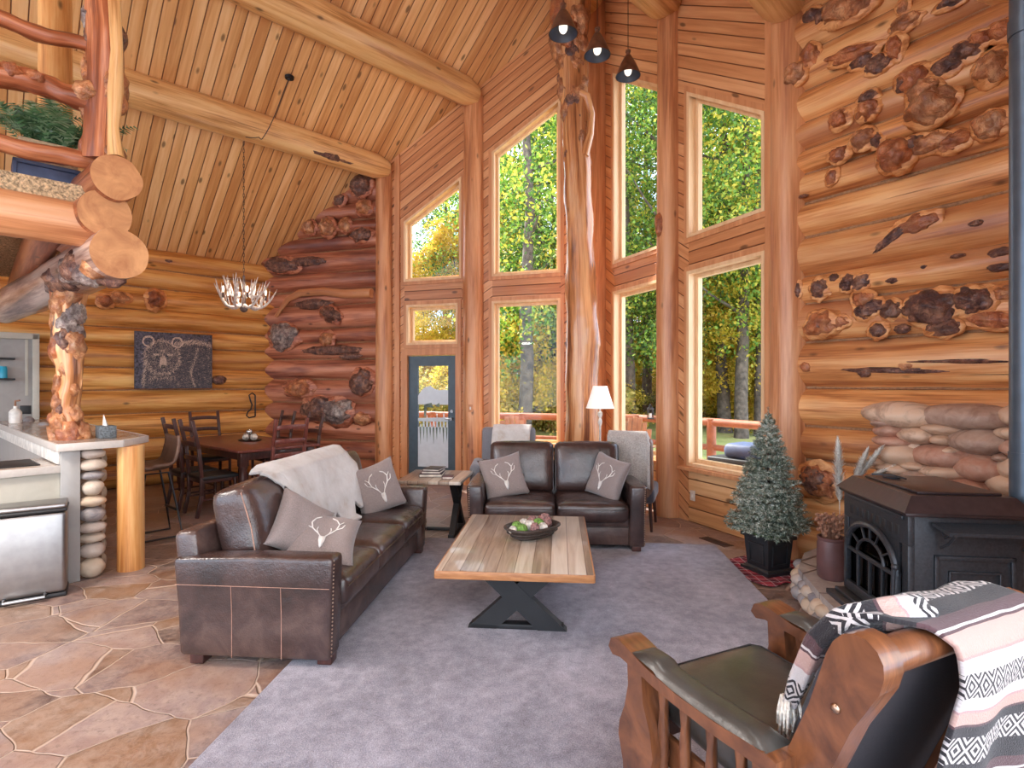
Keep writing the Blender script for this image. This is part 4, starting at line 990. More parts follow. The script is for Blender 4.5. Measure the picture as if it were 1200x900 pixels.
# ------------------------------------------------------------------ antler chandelier
cp = Vector((-3.60, 7.33, 2.76)); t = thing('antler_chandelier', 'antler chandelier hanging on a chain over the dining table', 'chandelier', cp)
rnd = random.Random(12)
for i in range(14):
    a = i*2*math.pi/7+rnd.uniform(-.2, .2); up = i >= 7; R0 = .08
    m = MB(); R = rnd.uniform(.36, .44) if not up else rnd.uniform(.24, .36)
    z0 = -.16 if not up else .0
    def pt(f, lift): return Vector((math.cos(a+f*.5)*(R0+(R-R0)*f), math.sin(a+f*.5)*(R0+(R-R0)*f), z0+lift*f*f-.07*math.sin(f*3.1)))
    lf_ = rnd.uniform(.16, .3) if not up else rnd.uniform(.18, .28)
    main = [pt(k/7, lf_) for k in range(8)]
    m.tube(main, [.019, .02, .018, .017, .015, .013, .01, .004], 8)
    for f in (3, 4, 5):
        q = main[f]; d = (main[f+1]-main[f]).normalized(); s = Vector((-d.y, d.x, 0))*rnd.choice((-1, 1))*.05
        m.tube([q, q+s*.8+Vector((0, 0, .05)), q+s*1.2+d*.04+Vector((0, 0, rnd.uniform(.1, .15)))], [.012, .009, .003], 7)
    m.build('antler', 'antler', t, 180)
m = MB(); m.tube([(0, 0, -.2), (0, 0, .24)], [.03, .015], 10); m.ico((0, 0, -.2), .05, 2)
m.build('hub', 'antler_base', t)
for i in range(5):
    a = i*2*math.pi/5+.3; m = MB(); c_ = Vector((.27*math.cos(a), .27*math.sin(a), 0)); m.tube([c_+Vector((0, 0, -.08)), c_+Vector((0, 0, -.02))], .014, 10); m.build('candle_sleeve', 'antler_base', t)
    m = MB(); m.ico(c_+Vector((0, 0, .03)), (.016, .016, .045), 2); m.build('bulb', 'bulb_glass', t)
m = MB(); pb = roof(pu1)-.16-.19
for k in range(int((pb-2.98)/.05)):
    zc = 2.98-cp.z+k*.05; b = rotz(math.pi/2*(k % 2)+.4)
    m.tube([b @ Vector((.009*math.cos(q*6.283/8), 0, zc+.031*math.sin(q*6.283/8))) for q in range(8)], .0035, 5, closed=True)
m.build('chain', 'cord_brown', t)
m = MB(); hook = Vector((0, 0, pb-cp.z)); ce = Vector((-2.92, 7.167, 5.585))-cp
pts = [hook+(ce-hook)*f+Vector((0, 0, -.42*math.sin(math.pi*f)*(1-.45*f))) for f in [k/16 for k in range(17)]]
off = [Vector((nn.x, nn.y, 0))*.26*max(0, 1-abs(f-.18)*4) for f in [k/16 for k in range(17)]]
m.tube([a+b for a, b in zip(pts, off)], .006, 6); m.build('swag_cord', 'cord_brown', t)
m = MB(); m.lathe([(.055, -.03), (.06, 0), (.03, .02)], 18, ce); m.ico(ce+Vector((0, 0, -.03)), .025, 2); m.build('ceiling_canopy', 'black_metal', t)
# ------------------------------------------------------------------ dining table and chairs
e1 = Vector((-.762, .648, 0)); e2 = Vector((.655, .756, 0)); Fc = Vector((-3.25, 6.48, 0)); TL, TW = 2.25, 1.06
dang = math.atan2(e1.y, e1.x)
tcn = Fc+e1*TL/2+e2*TW/2
t = thing('dining_table', 'dark polished wooden dining table with turned legs by the log wall', 'table', tcn, dang)
m = MB(); m.box(-TL/2, TL/2, -TW/2, TW/2, .72, .755, .01); m.build('tabletop', 'red_wood', t)
m = MB(); m.box(-TL/2+.09, TL/2-.09, -TW/2+.08, TW/2-.08, .62, .72, .004); m.build('apron', 'dark_wood', t)
for sx in (-1, 1):
    for sy in (-1, 1):
        m = MB(); m.lathe([(.03, 0), (.04, .03), (.03, .07), (.045, .12), (.05, .2), (.035, .28), (.05, .33), (.058, .42), (.04, .5), (.052, .53), (.05, .56)], 16, (sx*(TL/2-.1), sy*(TW/2-.1), 0))
        m.box(sx*(TL/2-.1)-.05, sx*(TL/2-.1)+.05, sy*(TW/2-.1)-.05, sy*(TW/2-.1)+.05, .55, .72, .006); m.build('leg', 'dark_wood', t)
def dchair(label, p, facing, mat='dark_wood'):
    """ladder-back chair; local +Y is the facing direction"""
    rz = math.atan2(facing.y, facing.x)-math.pi/2
    t = thing('dining_chair', label, 'chair', p, rz, 'ladder-back chairs around the dining table')
    m = MB(); m.gbox((0, .0, .45), (.44, .42, .045), .015, (3, 3, 1)); m.build('seat', 'black_paint', t)
    for s in (-1, 1):
        m = MB(); m.tube([(s*.19, .18, 0), (s*.19, .18, .43)], [.017, .022], 10); m.build('leg', mat, t)
        m = MB()
        P = [Vector((s*.20, -.20-.05, 0)), Vector((s*.20, -.2, .25)), Vector((s*.2, -.2, .46)), Vector((s*.2, -.23, .8)), Vector((s*.2, -.30, 1.13))]
        for a, b in zip(P[:-1], P[1:]): m.bar(a, b, .036, .04, .006, up=(0, 1, 0))
        m.build('back_post', mat, t)
    for z in (.66, .83, 1.0, 1.08):
        m = MB(); y = -.2-.1*max(0, (z-.46))/.67*.9; hgt = .055 if z < 1.05 else .0
        if hgt: m.gbox((0, y-.008, z+.02), (.38, .02, hgt), .006, (6, 1, 1), fn=lambda q: (q.x, q.y-.03*(1-(q.x/.19)**2), q.z+.01*(1-(q.x/.19)**2))); m.build('back_slat', mat, t)
    m = MB()
    for z in (.15, .25): m.bar((-.19, .18, z), (.19, .18, z), .02, .02); 
    for s in (-1, 1): m.bar((s*.19, .18, .2), (s*.2, -.2, .2), .02, .02)
    m.box(-.19, .19, -.2, .19, .39, .43, .004); m.build('stretcher', mat, t)
    return t
dchair('dark ladder-back dining chair on the near side, closest to the table corner', Fc+e1*.36-e2*.14, e2)
dchair('dark ladder-back dining chair on the near side, next to the bar stool', Fc+e1*.95-e2*.14, e2)
dchair('dining chair at the far end of the table under the bear picture', Fc+e1*(TL-.08)+e2*.53, -e1)
dchair('reddish dining chair at the near end of the table, behind the sofa', Fc-e1*.02+e2*.5, e1, 'red_wood')
dchair('dining chair on the far side of the table, left of its neighbour', Fc+e1*1.62+e2*(TW+.10), -e2)
dchair('dining chair on the far side of the table, nearest the blue door', Fc+e1*.80+e2*(TW+.10), -e2)
# centrepiece
p = on_h(293, 516, .757); t = thing('centrepiece_tray', 'small dark tray of silver balls on the dining table', 'tray', (p.x, p.y, .756), dang)
m = MB(); m.lathe([(.13, 0), (.15, .012), (.14, .012), (.12, .005)], 20, sx=1.3); m.build('tray_body', 'basket', t)
for i, (x, y, z, r) in enumerate([(-.12, 0, .055, .048), (-.03, -.04, .055, .05), (.06, .02, .055, .048), (.13, -.02, .05, .042), (0, .06, .05, .045), (.02, .0, .12, .042)]):
    m = MB(); m.ico((0, 0, 0), r, 3, lambda q: 1+.03*noise.noise(q*9)); o = m.build('ornament_ball', 'silver_ball' if i % 2 else 'ball_white', None, 180); o.location = (tr(p.x, p.y, .756) @ rotz(dang)) @ Vector((x, y, z))
    tag(o, 'silvery white ball ornament in the tray on the dining table', 'ornament', 'ball ornaments on the dining table')
# bear picture
k_ = 1.48; bp = C-u*k_; bp = bp-outw*.14; Wb, Hb = 1.05, .86
t = thing('bear_picture', 'grey canvas picture of a bear on the dining room log wall', 'picture', (bp.x, bp.y, 1.91), math.atan2(u.y, u.x))
# local +x along u, -y into the room
m = MB(); m.box(-Wb/2, Wb/2, -.015, .02, -Hb/2, Hb/2, .003); m.build('canvas', 'charcoal_print', t)
k = NT('bear_fur_print'); v = k.coord('Object'); n = k.noise(k.coord('Object', (30, 30, 60)), 1, 5, .8, 1.2)
k.col(k.ramp(n, [(.36, (48, 46, 54)), (.52, (78, 74, 80)), (.66, (170, 146, 130)), (.8, (226, 200, 176))])).p(Roughness=.9); M['bear_fur_print'] = k.m
k = NT('bear_rim_print'); n = k.noise(k.coord('Object', (40, 40, 40)), 1, 5, .8, 1.5)
k.col(k.ramp(n, [(.36, (110, 92, 90)), (.5, (196, 168, 150)), (.66, (232, 208, 188))])).p(Roughness=.9); M['bear_rim_print'] = k.m
def ell(cx, cz, a, b, n=40, j=.0, a0=0, a1=2*math.pi): return [(cx+a*math.cos(a0+(a1-a0)*i/n)*(1+j*((i*7919) % 13/13-.5)), cz+b*math.sin(a0+(a1-a0)*i/n)*(1+j*((i*7919) % 13/13-.5))) for i in range(n)]
def flat(name, poly, y, mat):
    m = MB(); m.prism(poly, (0, 0, 0), (1, 0, 0), (0, 0, 1), (0, 1, 0), y, y+.0006); return m.build(name, mat, t)
hx, hz = -.17, .05
flat('bear_body', [(-.44, -.42), (-.42, -.2), (-.36, -.02), (-.25, .1), (-.0, .24), (.12, .29), (.3, .30), (.42, .27), (.515, .22), (.515, -.42)], -.0165, 'bear_fur_print')
flat('bear_head', ell(hx, hz, .225, .25, 60, .05), -.0180, 'bear_fur_print')
for s, ex in ((-1, -.35), (1, .03)):
    flat('bear_ear', ell(ex, .285, .082, .085, 30, .1), -.0186, 'bear_rim_print'); flat('bear_ear', ell(ex, .28, .06, .062, 30, .1), -.0192, 'charcoal_print')
flat('bear_muzzle', ell(hx+.01, -.03, .05, .10, 30, .12), -.0192, 'bear_rim_print'); flat('bear_nose', ell(hx+.015, -.095, .036, .03, 20), -.0200, 'black_paint')
for s in (-1, 1): flat('bear_eye', ell(hx+.01+s*.085, .05, .015, .013, 14), -.0198, 'black_paint')
m = MB(); rnd = random.Random(17)
def strand(x, z, dx, dz, L, w=.0028):
    l = math.hypot(dx, dz); dx, dz = dx/l, dz/l; y = -.0207-rnd.uniform(0, .001)
    if abs(x+dx*L) < .52 and abs(z+dz*L) < .425 and abs(x) < .52 and abs(z) < .425: m.add([Vector((x-dz*w, y, z+dx*w)), Vector((x+dz*w, y, z-dx*w)), Vector((x+dx*L, y, z+dz*L))], [(0, 1, 2)])
for i in range(520):
    a = rnd.uniform(0, 6.283); r = rnd.gauss(1, .07); strand(hx+.225*r*math.cos(a), hz+.25*r*math.sin(a), math.cos(a)+rnd.uniform(-1, 1), math.sin(a)*.5-.4+rnd.uniform(-.8, .8), rnd.uniform(.015, .04))
for i in range(620):
    a = rnd.uniform(0, 6.283); r = rnd.uniform(.35, .95); strand(hx+.225*r*math.cos(a), hz+.25*r*math.sin(a), math.cos(a)*.7+rnd.uniform(-.5, .5), -.8+rnd.uniform(-.3, .3), rnd.uniform(.012, .03), .0014)
for s_ in (-1, 1):
    for i in range(70): strand(hx+.01+s_*(.05+rnd.uniform(0, .07)), .085+rnd.gauss(0, .008), s_, .3, rnd.uniform(.015, .03), .002)
for i in range(90): strand(hx+.01+rnd.gauss(0, .02), rnd.uniform(-.02, .16), rnd.uniform(-.3, .3), 1, rnd.uniform(.015, .035), .002)
for i in range(420):
    f = rnd.uniform(0, 1); x = -.02+.54*f; z = .235+.075*math.sin(f*2.4)-.05*f*f+rnd.gauss(0, .022); strand(x, z, .5, .8, rnd.uniform(.02, .04))
for i in range(170):
    z = rnd.uniform(-.40, .22); strand(.26+.04*math.sin(z*9)+rnd.gauss(0, .012), z, rnd.uniform(-.4, .4), -1, rnd.uniform(.02, .045), .002)
for i in range(160):
    z = rnd.uniform(-.42, .0); strand(-.42+.1*(z+.42)+rnd.gauss(0, .012), z, -.6, -.6, rnd.uniform(.02, .045), .002)
for i in range(90): strand(rnd.uniform(-.35, .0), -.26+rnd.gauss(0, .02), rnd.uniform(-.5, .5), -1, rnd.uniform(.02, .05), .002)
m.build('fur_highlights', 'bear_rim_print', t, 180, recalc=False)
# iron hook on the wall behind the table
kk = kq(291, C, -u); p = C-u*kk-outw*.18; t = thing('wrought_iron_hook', 'dark scrolled wrought iron hook on the log wall behind the dining table', 'hook', (p.x, p.y, 1.0), math.atan2(u.y, u.x))
m = MB(); m.tube([(.05, 0, 0), (.05, 0, .36)], .012, 8); m.tube([(.05, 0, .36), (.0, 0, .40), (-.05, 0, .36), (-.03, 0, .28), (.0, 0, .2), (-.02, 0, .12), (-.07, 0, .08), (-.09, 0, .02), (-.05, 0, -.02), (.05, 0, .0)], .012, 8); m.build('scroll', 'black_metal', t)
# ------------------------------------------------------------------ bar counter
b = Vector((-.753, .658, 0)).normalized(); bn = Vector((.658, .753, 0)).normalized()
E0 = Vector((-3.45, 4.145, 0)); ang_b = math.atan2(b.y, b.x)
XBr = tr(E0) @ rotz(ang_b)   # local x along the bar (to the wall), local -y to the dining side
def lb(p): return (XBr.inverted() @ Vector(p))
t = thing('bar_counter', 'grey painted breakfast bar with river stone end and log post', 'counter', E0, ang_b)
q1 = lb((-3.18, 4.46, 0)); q2 = lb((-3.24, 4.86, 0)); BL = 4.0
m = MB(); m.prism([(0, 0), (BL, 0), (BL, q2.y), (q2.x, q2.y), (q1.x, q1.y)], (0, 0, 1.035), (1, 0, 0), (0, 1, 0), UZ, 0, .055); m.build('countertop', 'counter_top', t)
m = MB()
ring_ = [(0, 0), (q1.x, q1.y), (q2.x, q2.y), (BL, q2.y), (BL, q2.y-.01), (q2.x+.01, q2.y-.006), (q1.x+.012, q1.y), (.008, -.012), (BL, -.012), (BL, 0)]
for a, b_ in (((BL, 0), (0, 0)), ((0, 0), (q1.x, q1.y)), ((q1.x, q1.y), (q2.x, q2.y)), ((q2.x, q2.y), (BL, q2.y))): m.bar((a[0], a[1], 1.0635), (b_[0], b_[1], 1.0635), .016, .058, .003)
m.build('counter_edge', 'counter_edge', t)
m = MB(); m.box(.06, BL, -.15, -.03, 0, 1.034, .003); m.build('bar_panel', 'cabinet_paint', t)
m = MB(); m.box(.12, BL, -.30, -.16, 0, 1.034, .003); m.build('masonry_core', 'river_mortar', t)
m = MB(); rnd = random.Random(5); z = 0
hs = [.16, .12, .08, .09, .12, .09, .13, .07, .10, .08]
for i, h in enumerate(hs):
    hh = h/sum(hs)*1.03; m.ico((.105, -.235, z+hh/2), (.085, .085+rnd.uniform(-.01, .01), hh/2*1.04), 3, lambda q, i=i: 1+.12*noise.noise(q*1.3+Vector((i*5, 0, 0)))); z += hh
for x in np.arange(.3, BL, .16):
    z = 0
    while z < 1.0: hh = rnd.uniform(.08, .16); m.ico((x+rnd.uniform(-.03, .03), -.31, z+hh/2), (.09, .06, hh/2*1.02), 2); z += hh
m.build('river_stones', 'pebble', t, 180)
pl_ = lb((-3.17, 4.60, 0)); pv = lb((-3.2, 4.585, 0)); m = MB(); m.tube([(pv.x, pv.y, 1.034*i/6) for i in range(7)], .098, 22, True, lambda ul, t_, i: 1+.03*noise.noise(Vector((ul*2, math.cos(t_), math.sin(t_))))); m.build('log_leg', 'log_yellow', t, 60)
m = MB(); m.box(.02, 2.4, -.012, -.004, .93, 1.034, .001) if False else m.box(.1, BL, -.029, -.012, .93, 1.03, .001); m.build('backsplash_tile', 'white_ceramic', t)
# lower kitchen counter
cdir = -bn; L0_ = E0+b*.08; p0 = L0_+bn*.03
t = thing('kitchen_counter', 'lower beige kitchen counter joining the bar behind the steel bin', 'counter', p0, math.atan2(cdir.y, cdir.x))
# local x = toward viewer-left, local y: +y is to the right side (b direction?) 
Xc = tr(p0) @ rotz(math.atan2(cdir.y, cdir.x)); bl = (Xc.to_3x3().inverted() @ b); sg = 1 if bl.y > 0 else -1
m = MB(); m.box(-.0, 1.8, 0, sg*.7, .875, .92, .005); m.build('countertop', 'counter_top', t)
m = MB(); m.box(-.0, 1.8, -sg*.014, 0, .865, .922, .003); m.build('counter_edge', 'counter_edge', t)
m = MB(); m.box(0, 1.8, sg*.02, sg*.68, .0, .874, .003); m.build('cabinet_body', 'cabinet_beige', t)
m = MB(); m.box(.1, 1.2, sg*.12, sg*.6, .921, .928, .002); m.build('cooktop', 'black_paint', t)
# trash can
c0 = on_h(78, 698, 0); c1 = on_h(0, 712, 0); dcan = (c1-c0).normalized()
t = thing('trash_can', 'brushed steel pedal bin with black lid in front of the kitchen counter', 'trash can', c0, math.atan2(dcan.y, dcan.x))
m = MB(); m.box(.0, .46, .0, -.27, .03, .62, .03); m.build('bin_body', 'steel', t)
m = MB(); m.box(-.006, .466, .006, -.276, .62, .645, .012); m.build('rim', 'black_paint', t); m = MB(); m.box(-.002, .462, .002, -.272, 0, .032, .01); m.build('base', 'black_paint', t)
m = MB(); m.gbox((.23, -.135, .66), (.46, .27, .035), .015, (3, 3, 1)); m.build('lid', 'steel', t)
m = MB(); m.tube([(.12, .0, .04), (.12, .05, .035), (.34, .05, .035), (.34, 0, .04)], .012, 8); m.box(.12, .34, .03, .055, .028, .042, .004); m.build('pedal', 'steel', t)
# driftwood column on the bar
Y0 = 4.56
gnarl('burl_column', 'knotty burl wood column standing on the bar counter', 'tree trunk', [at(86, 517, Y0), at(78, 480, Y0), at(84, 445, Y0), at(82, 410, Y0), at(80, 375, Y0), at(82, 340, Y0), at(82, 325, Y0)], [.115, .085, .075, .095, .085, .10, .09], 'trunk_wood',
      [(.03, 3.4, .10, .8, B), (.05, 5.2, .08, .8, 'burl_red'), (.04, .3, .08, .8, B), (.12, 3.1, .08, 1, 'burl_red'), (.14, -.2, .06, 1.3, B), (.17, 4.9, .045, 1, 'burl_dark'), (.20, 4.3, .06, .8, B), (.3, 3.3, .085, 1, B), (.28, 5.6, .05, .8, B), (.40, 4.4, .06, .6, B), (.46, 3.0, .07, .7, B), (.5, 3.7, .09, .9, 'burl_red'), (.52, 5.9, .08, .9, B), (.56, 4.6, .08, .8, 'burl_dark'), (.60, .2, .06, 1, G_), (.66, 3.1, .09, .9, B), (.64, 5.2, .08, .8, G_), (.7, -.3, .08, .9, G_), (.74, 4.2, .09, .8, B), (.82, 5.4, .09, .9, B), (.84, 3.2, .09, .8, 'burl_red'), (.92, 4.4, .09, .8, B), (.95, 0, .08, .8, B), (.1, 4.5, .08, .8, B)], seg=90, amp=.4, seed=6)
# tissue box
p = on_h(119, 514, 1.09); p.y += .05; t = thing('tissue_box', 'grey tissue box on the bar counter end', 'box', (p.x, p.y, 1.091), ang_b)
m = MB(); m.box(-.075, .075, -.06, .06, 0, .105, .006); m.build('box_body', 'tissue_box', t)
m = MB(); m.sheet(lambda a, q: ((a-.5)*.08*(1-.3*q)+.02*q, .02*math.sin(a*9)*(1-q)+.01*q, .10+.10*q*(1-.4*abs(a-.6))), 8, 6); o = m.build('tissue', 'print_white', t, 180)
# soap bottle and outlet on hutch
p = on_h(18, 496, 1.09); t = thing('soap_bottle', 'white pump bottle at the far end of the bar counter', 'bottle', (p.x, p.y, 1.091))
m = MB(); m.lathe([(.055, 0), (.06, .02), (.06, .13), (.04, .16), (.018, .175), (.018, .2)], 18); m.build('bottle_body', 'white_ceramic', t); m = MB(); m.tube([(0, 0, .2), (0, 0, .26), (.05, 0, .265)], .01, 8); m.build('pump', 'dried_brown', t)
# hutch at the left wall
k_ = kq(46, C-outw*.36, -u); hp_ = C-outw*.16-u*(k_+.0); t = thing('wall_hutch', 'pale grey kitchen hutch with dark shelves on the left log wall', 'cabinet', (hp_.x, hp_.y, 0), math.atan2(-u.y, -u.x))
# local +x along -u (to the viewer-left), local +y = ? into the room
Xh = tr(hp_) @ rotz(math.atan2(-u.y, -u.x)); sgn = 1 if (Xh.to_3x3().inverted() @ nn).y > 0 else -1
m = MB(); m.box(.0, 2.4, sgn*.0, sgn*.2, 0, 2.2, .004); m.build('back_panel', 'cabinet_paint', t)
m = MB(); m.box(.0, .07, sgn*.2, sgn*.25, 0, 2.2, .004); m.box(.0, 2.4, sgn*.2, sgn*.25, 2.13, 2.21, .004); m.box(.11, .14, sgn*.2, sgn*.206, 1.4, 2.13, .001); m.build('frame', 'cabinet_beige', t)
for z in (1.86, 1.60):
    m = MB(); m.box(.24, 1.6, sgn*.2, sgn*.38, z, z+.022, .003); m.box(.9, .93, sgn*.2, sgn*.24, z-.2, z, .002); m.build('shelf', 'black_paint', t)
m = MB(); m.box(.08, .19, sgn*.2, sgn*.21, 1.16, 1.27, .003); m.build('outlet_plate', 'black_paint', t)
for (x, y, mt, h, r, nm, lb_) in [(.36, .3, 'teal_tin', .15, .05, 'teal_canister', 'teal canister on the lower shelf of the grey hutch'), (.50, .3, 'white_ceramic', .09, .045, 'white_jar', 'white jar beside the teal canister on the hutch shelf')]:
    m = MB(); m.lathe([(r, 0), (r*1.02, .01), (r, h*.85), (r*.9, h*.9), (r*.9, h), (.001, h)], 20); o = m.build(nm, mt, None); o.location = Xh @ Vector((x, sgn*y, 1.623)); tag(o, lb_, 'jar')
# bar stool
sp_ = Vector((-3.63, 5.52, 0)); t = thing('bar_stool', 'brown leather bucket bar stool on thin metal legs beyond the bar', 'stool', sp_, math.atan2(bn.y, bn.x)-math.pi/2)
m = MB()
def shell(a, q):
    x = (a-.5)*2; w = .22
    P = [(-.2, .70), (-.12, .685), (0, .675), (.1, .68), (.16, .72), (.2, .82), (.225, .93), (.235, 1.0)]
    f = q*(len(P)-1); i = min(int(f), len(P)-2); s = f-i; y = P[i][0]*(1-s)+P[i+1][0]*s; z = P[i][1]*(1-s)+P[i+1][1]*s
    return (x*w*(1-.15*q*q), y-.05*x*x*(q > .5)*(q-.5)*2, z+.06*x*x*(1 if .2 < q < .8 else .5))
m.sheet(shell, 16, 20); o = m.build('seat_shell', 'leather_stool', t, 180); sm = o.modifiers.new('thick', 'SOLIDIFY'); sm.thickness = .03
for s in (-1, 1):
    m = MB(); m.tube([(s*.19, -.2, .015), (s*.16, -.15, .35), (s*.13, -.1, .66), (s*.13, .1, .66), (s*.16, .16, .35), (s*.19, .21, .015), (s*.19, -.2, .015)], .011, 8); m.build('leg', 'black_metal', t)
m = MB(); m.bar((-.165, -.16, .28), (.165, -.16, .28), .02, .02); m.bar((-.165, .16, .28), (.165, .16, .28), .02, .02); m.build('footrest', 'black_metal', t)
# ------------------------------------------------------------------ loft
bd = Vector((-.775, .632, 0)).normalized(); ls = Vector((-2.95, 4.0, 0))
t = thing('loft_platform', 'log-framed loft with a tan carpeted floor above the kitchen', 'loft', (ls.x, ls.y, 2.4))
off = Vector((ls.x, ls.y, 2.4))
def lbuild(m, nm, mt, ang=60): m.v = [q-off for q in m.v]; return m.build(nm, mt, t, ang)
# three stub logs with sawn ends, the lowest being the long grey beam
def stub(px, py, Y, r, L, mat, seed, tilt=0):
    p = at(px, py, Y); m = MB(); N = max(3, int(L*8))
    pts = [p+bd*L*i/N for i in range(N+1)]; n = 30
    m.tube(pts, [r*1.0]+[r*1.02]*N, n, False, lambda ul, t_, i: 1+.09*noise.noise(Vector((ul*1.2+seed, math.cos(t_)*1.3, math.sin(t_)*1.3))))
    ring0 = m.v[:n]; o = lbuild(m, 'beam_log', mat)
    e = MB(); e.add(ring0, [tuple(range(n))], [tuple((i*.0+q.dot(UZ)*.9, q.dot(bn)*.9) for i, q in enumerate(ring0))]); e.v = [q-bd*.002 for q in e.v]; e.v = [q-off for q in e.v]
    e.build('sawn_end', 'sawn', o); return p, o
pA, _ = stub(137, 208, 3.86, .155, .9, 'rail_red', 1); pB, _ = stub(124, 250, 3.86, .165, .9, 'rail_red', 2); pC, oc = stub(140, 297, 3.875, .18, 4.3, 'grey_log', 3)
for i, (s, a, r, mt) in enumerate([(.25, 4.2, .13, 'burl_dark'), (.12, 3.2, .12, G_), (.45, 4.6, .11, G_), (.62, 3.4, .1, 'burl_dark'), (.9, 4.4, .12, 'burl_dark'), (1.1, 3.4, .1, G_), (.0, 2.6, .1, 'burl_dark'), (-.02, 3.6, .09, B)]):
    m = MB(); burl(m, (0, 0, 0), (r*1.2, r*.6, r), 300+i, 3, .35); d_ = bn*(-1)*abs(math.cos(a-4.2))*1+UZ*(-.5 if a > 4 else -.75); c_ = pC+bd*(s+.15)+d_.normalized()*.14; m.v = [q+c_-off for q in m.v]; m.build('burl', mt, oc, 80)
# rim log running to the viewer's left
m = MB(); R0 = Vector((-3.02, 3.98, 2.69)); m.tube([R0+u*.12-u*3.2*i/14 for i in range(15)], .155, 26, True, lambda ul, t_, i: 1+.04*noise.noise(Vector((ul+9, math.cos(t_), math.sin(t_))))); lbuild(m, 'rim_log', 'log_post')
m = MB(); F0 = Vector((-3.0, 3.97, 0)); q = [F0+u*.02, F0-u*3.2, F0-u*3.2-nn*4.2, F0+u*.02-nn*4.0]; m.prism([(p_.x, p_.y) for p_ in q], (0, 0, 0), (1, 0, 0), (0, 1, 0), UZ, 2.84, 2.965); lbuild(m, 'carpeted_floor', 'carpet_tan')
for i in range(4):
    m = MB(); a = F0-u*(.25+.7*i)-nn*.2+UZ*2.72; m.tube([a-nn*3.7*k_/8 for k_ in range(9)], .12, 18, True); lbuild(m, 'joist_log', 'rail_red')
# loft post
lpx = lambda py: at(121, py, 3.98)
gnarl('loft_post', 'knotty red log post at the loft corner reaching the ceiling', 'post', [at(118, 190, 3.98), at(120, 140, 3.98), at(122, 90, 3.98), at(123, 40, 3.98), at(120, 0, 3.98), at(120, -120, 3.98)], [.115, .105, .11, .11, .1, .12], 'rail_red',
      [(.28, 3.2, .1, .9, B), (.3, .1, .09, 1, B), (.36, -.1, .1, .9, B), (.22, 3.1, .07, .8, B), (.58, .0, .07, 1.1, 'burl_dark'), (.56, 3.2, .07, 1, 'burl_dark'), (.05, 0, .08, .9, B), (.08, 3.3, .07, .8, 'burl_red'), (.42, 3.3, .08, .8, B), (.72, 3.2, .08, 1, G_)], seg=60, amp=.14, seed=9, kind=None)
m = MB(); m.tube([at(136, 185, 3.9), at(133, 150, 3.92), at(135, 105, 3.92), at(137, 60, 3.92), at(134, 0, 3.92)], [.05, .035, .045, .04, .04], 12, True, lambda ul, t_, i: 1+.2*noise.noise(Vector((ul*4, math.cos(t_), math.sin(t_))))); m.build('split_stem', 'log_pale', bpy.data.objects['loft_post'], 80)
post2 = gnarl('loft_post', 'smooth yellow log post standing behind the loft railing', 'post', [at(65, 262, 4.75), at(65, 150, 4.75), at(65, 50, 4.75), at(64, -60, 4.75), at(64, -130, 4.75)], [.12, .12, .115, .12, .12], 'log_yellow', [(.7, 3.1, .09, 1, 'burl_dark'), (.45, 3.3, .05, .8, B), (.78, 0., .06, .9, B)], seg=30, amp=.04, seed=5)
# railing
t = thing('loft_railing', 'rough red log railing along the loft edge', 'railing', (ls.x, ls.y, 2.965)); off = Vector((ls.x, ls.y, 2.965))
for (py, r, sd, am, kn) in [(57, .052, 1, .14, 0), (118, .075, 2, .3, 1), (190, .06, 3, .16, 0)]:
    p = at(104, py, 3.95); m = MB(); m.tube([p+u*.12-u*2.4*i/70+UZ*.02*noise.noise(Vector((i*.12, sd, 0)))*2 for i in range(71)], r, 22, True, lambda ul, t_, i: 1+am*1.5*noise.noise(Vector((ul*4+sd, math.cos(t_)*1.2, math.sin(t_)*1.2)))+am*.8*noise.noise(Vector((ul*13+sd, math.cos(t_)*2, math.sin(t_)*2))))
    o = lbuild(m, 'rail', 'rail_red')
    if kn:
        for i, (s, r2) in enumerate([(.02, .1), (.55, .08), (.42, .07), (.3, .06), (.7, .08)]):
            m = MB(); burl(m, (0, 0, 0), (r2, r2*.8, r2*.8), 400+i, 3, .35); c_ = p-u*s-nn*(-.05)+UZ*.03; m.v = [q+c_-off for q in m.v]; m.build('burl', 'burl_red' if i else B, o, 80)
# potted fern on bench
bpz = 2.966; bq = at(56, 213, 4.1); t = thing('small_bench', 'small dark blue bench with peg legs on the loft floor', 'bench', (bq.x, bq.y, bpz), math.atan2(u.y, u.x))
m = MB(); m.box(-.2, .2, -.12, .12, .17, .2, .006); m.box(-.19, .19, -.11, -.095, .03, .17, .004); m.box(-.2, -.175, -.12, .12, 0, .2, .006); m.box(.175, .2, -.12, .12, 0, .2, .006); m.build('bench_body', 'blue_paint', t)
for x in (-.1, .1): m = MB(); m.tube([(x, -.125, 0), (x, -.125, .06)], .022, 10); m.build('peg_leg', 'log_yellow', t)
t = thing('potted_fern', 'fern in a square tan planter on the small blue bench of the loft', 'plant', (bq.x, bq.y, bpz+.201), math.atan2(u.y, u.x))
m = MB(); m.box(-.17, .17, -.09, .09, 0, .17, .008); m.build('planter', 'tan_box', t)
rnd = random.Random(3); m = MB()
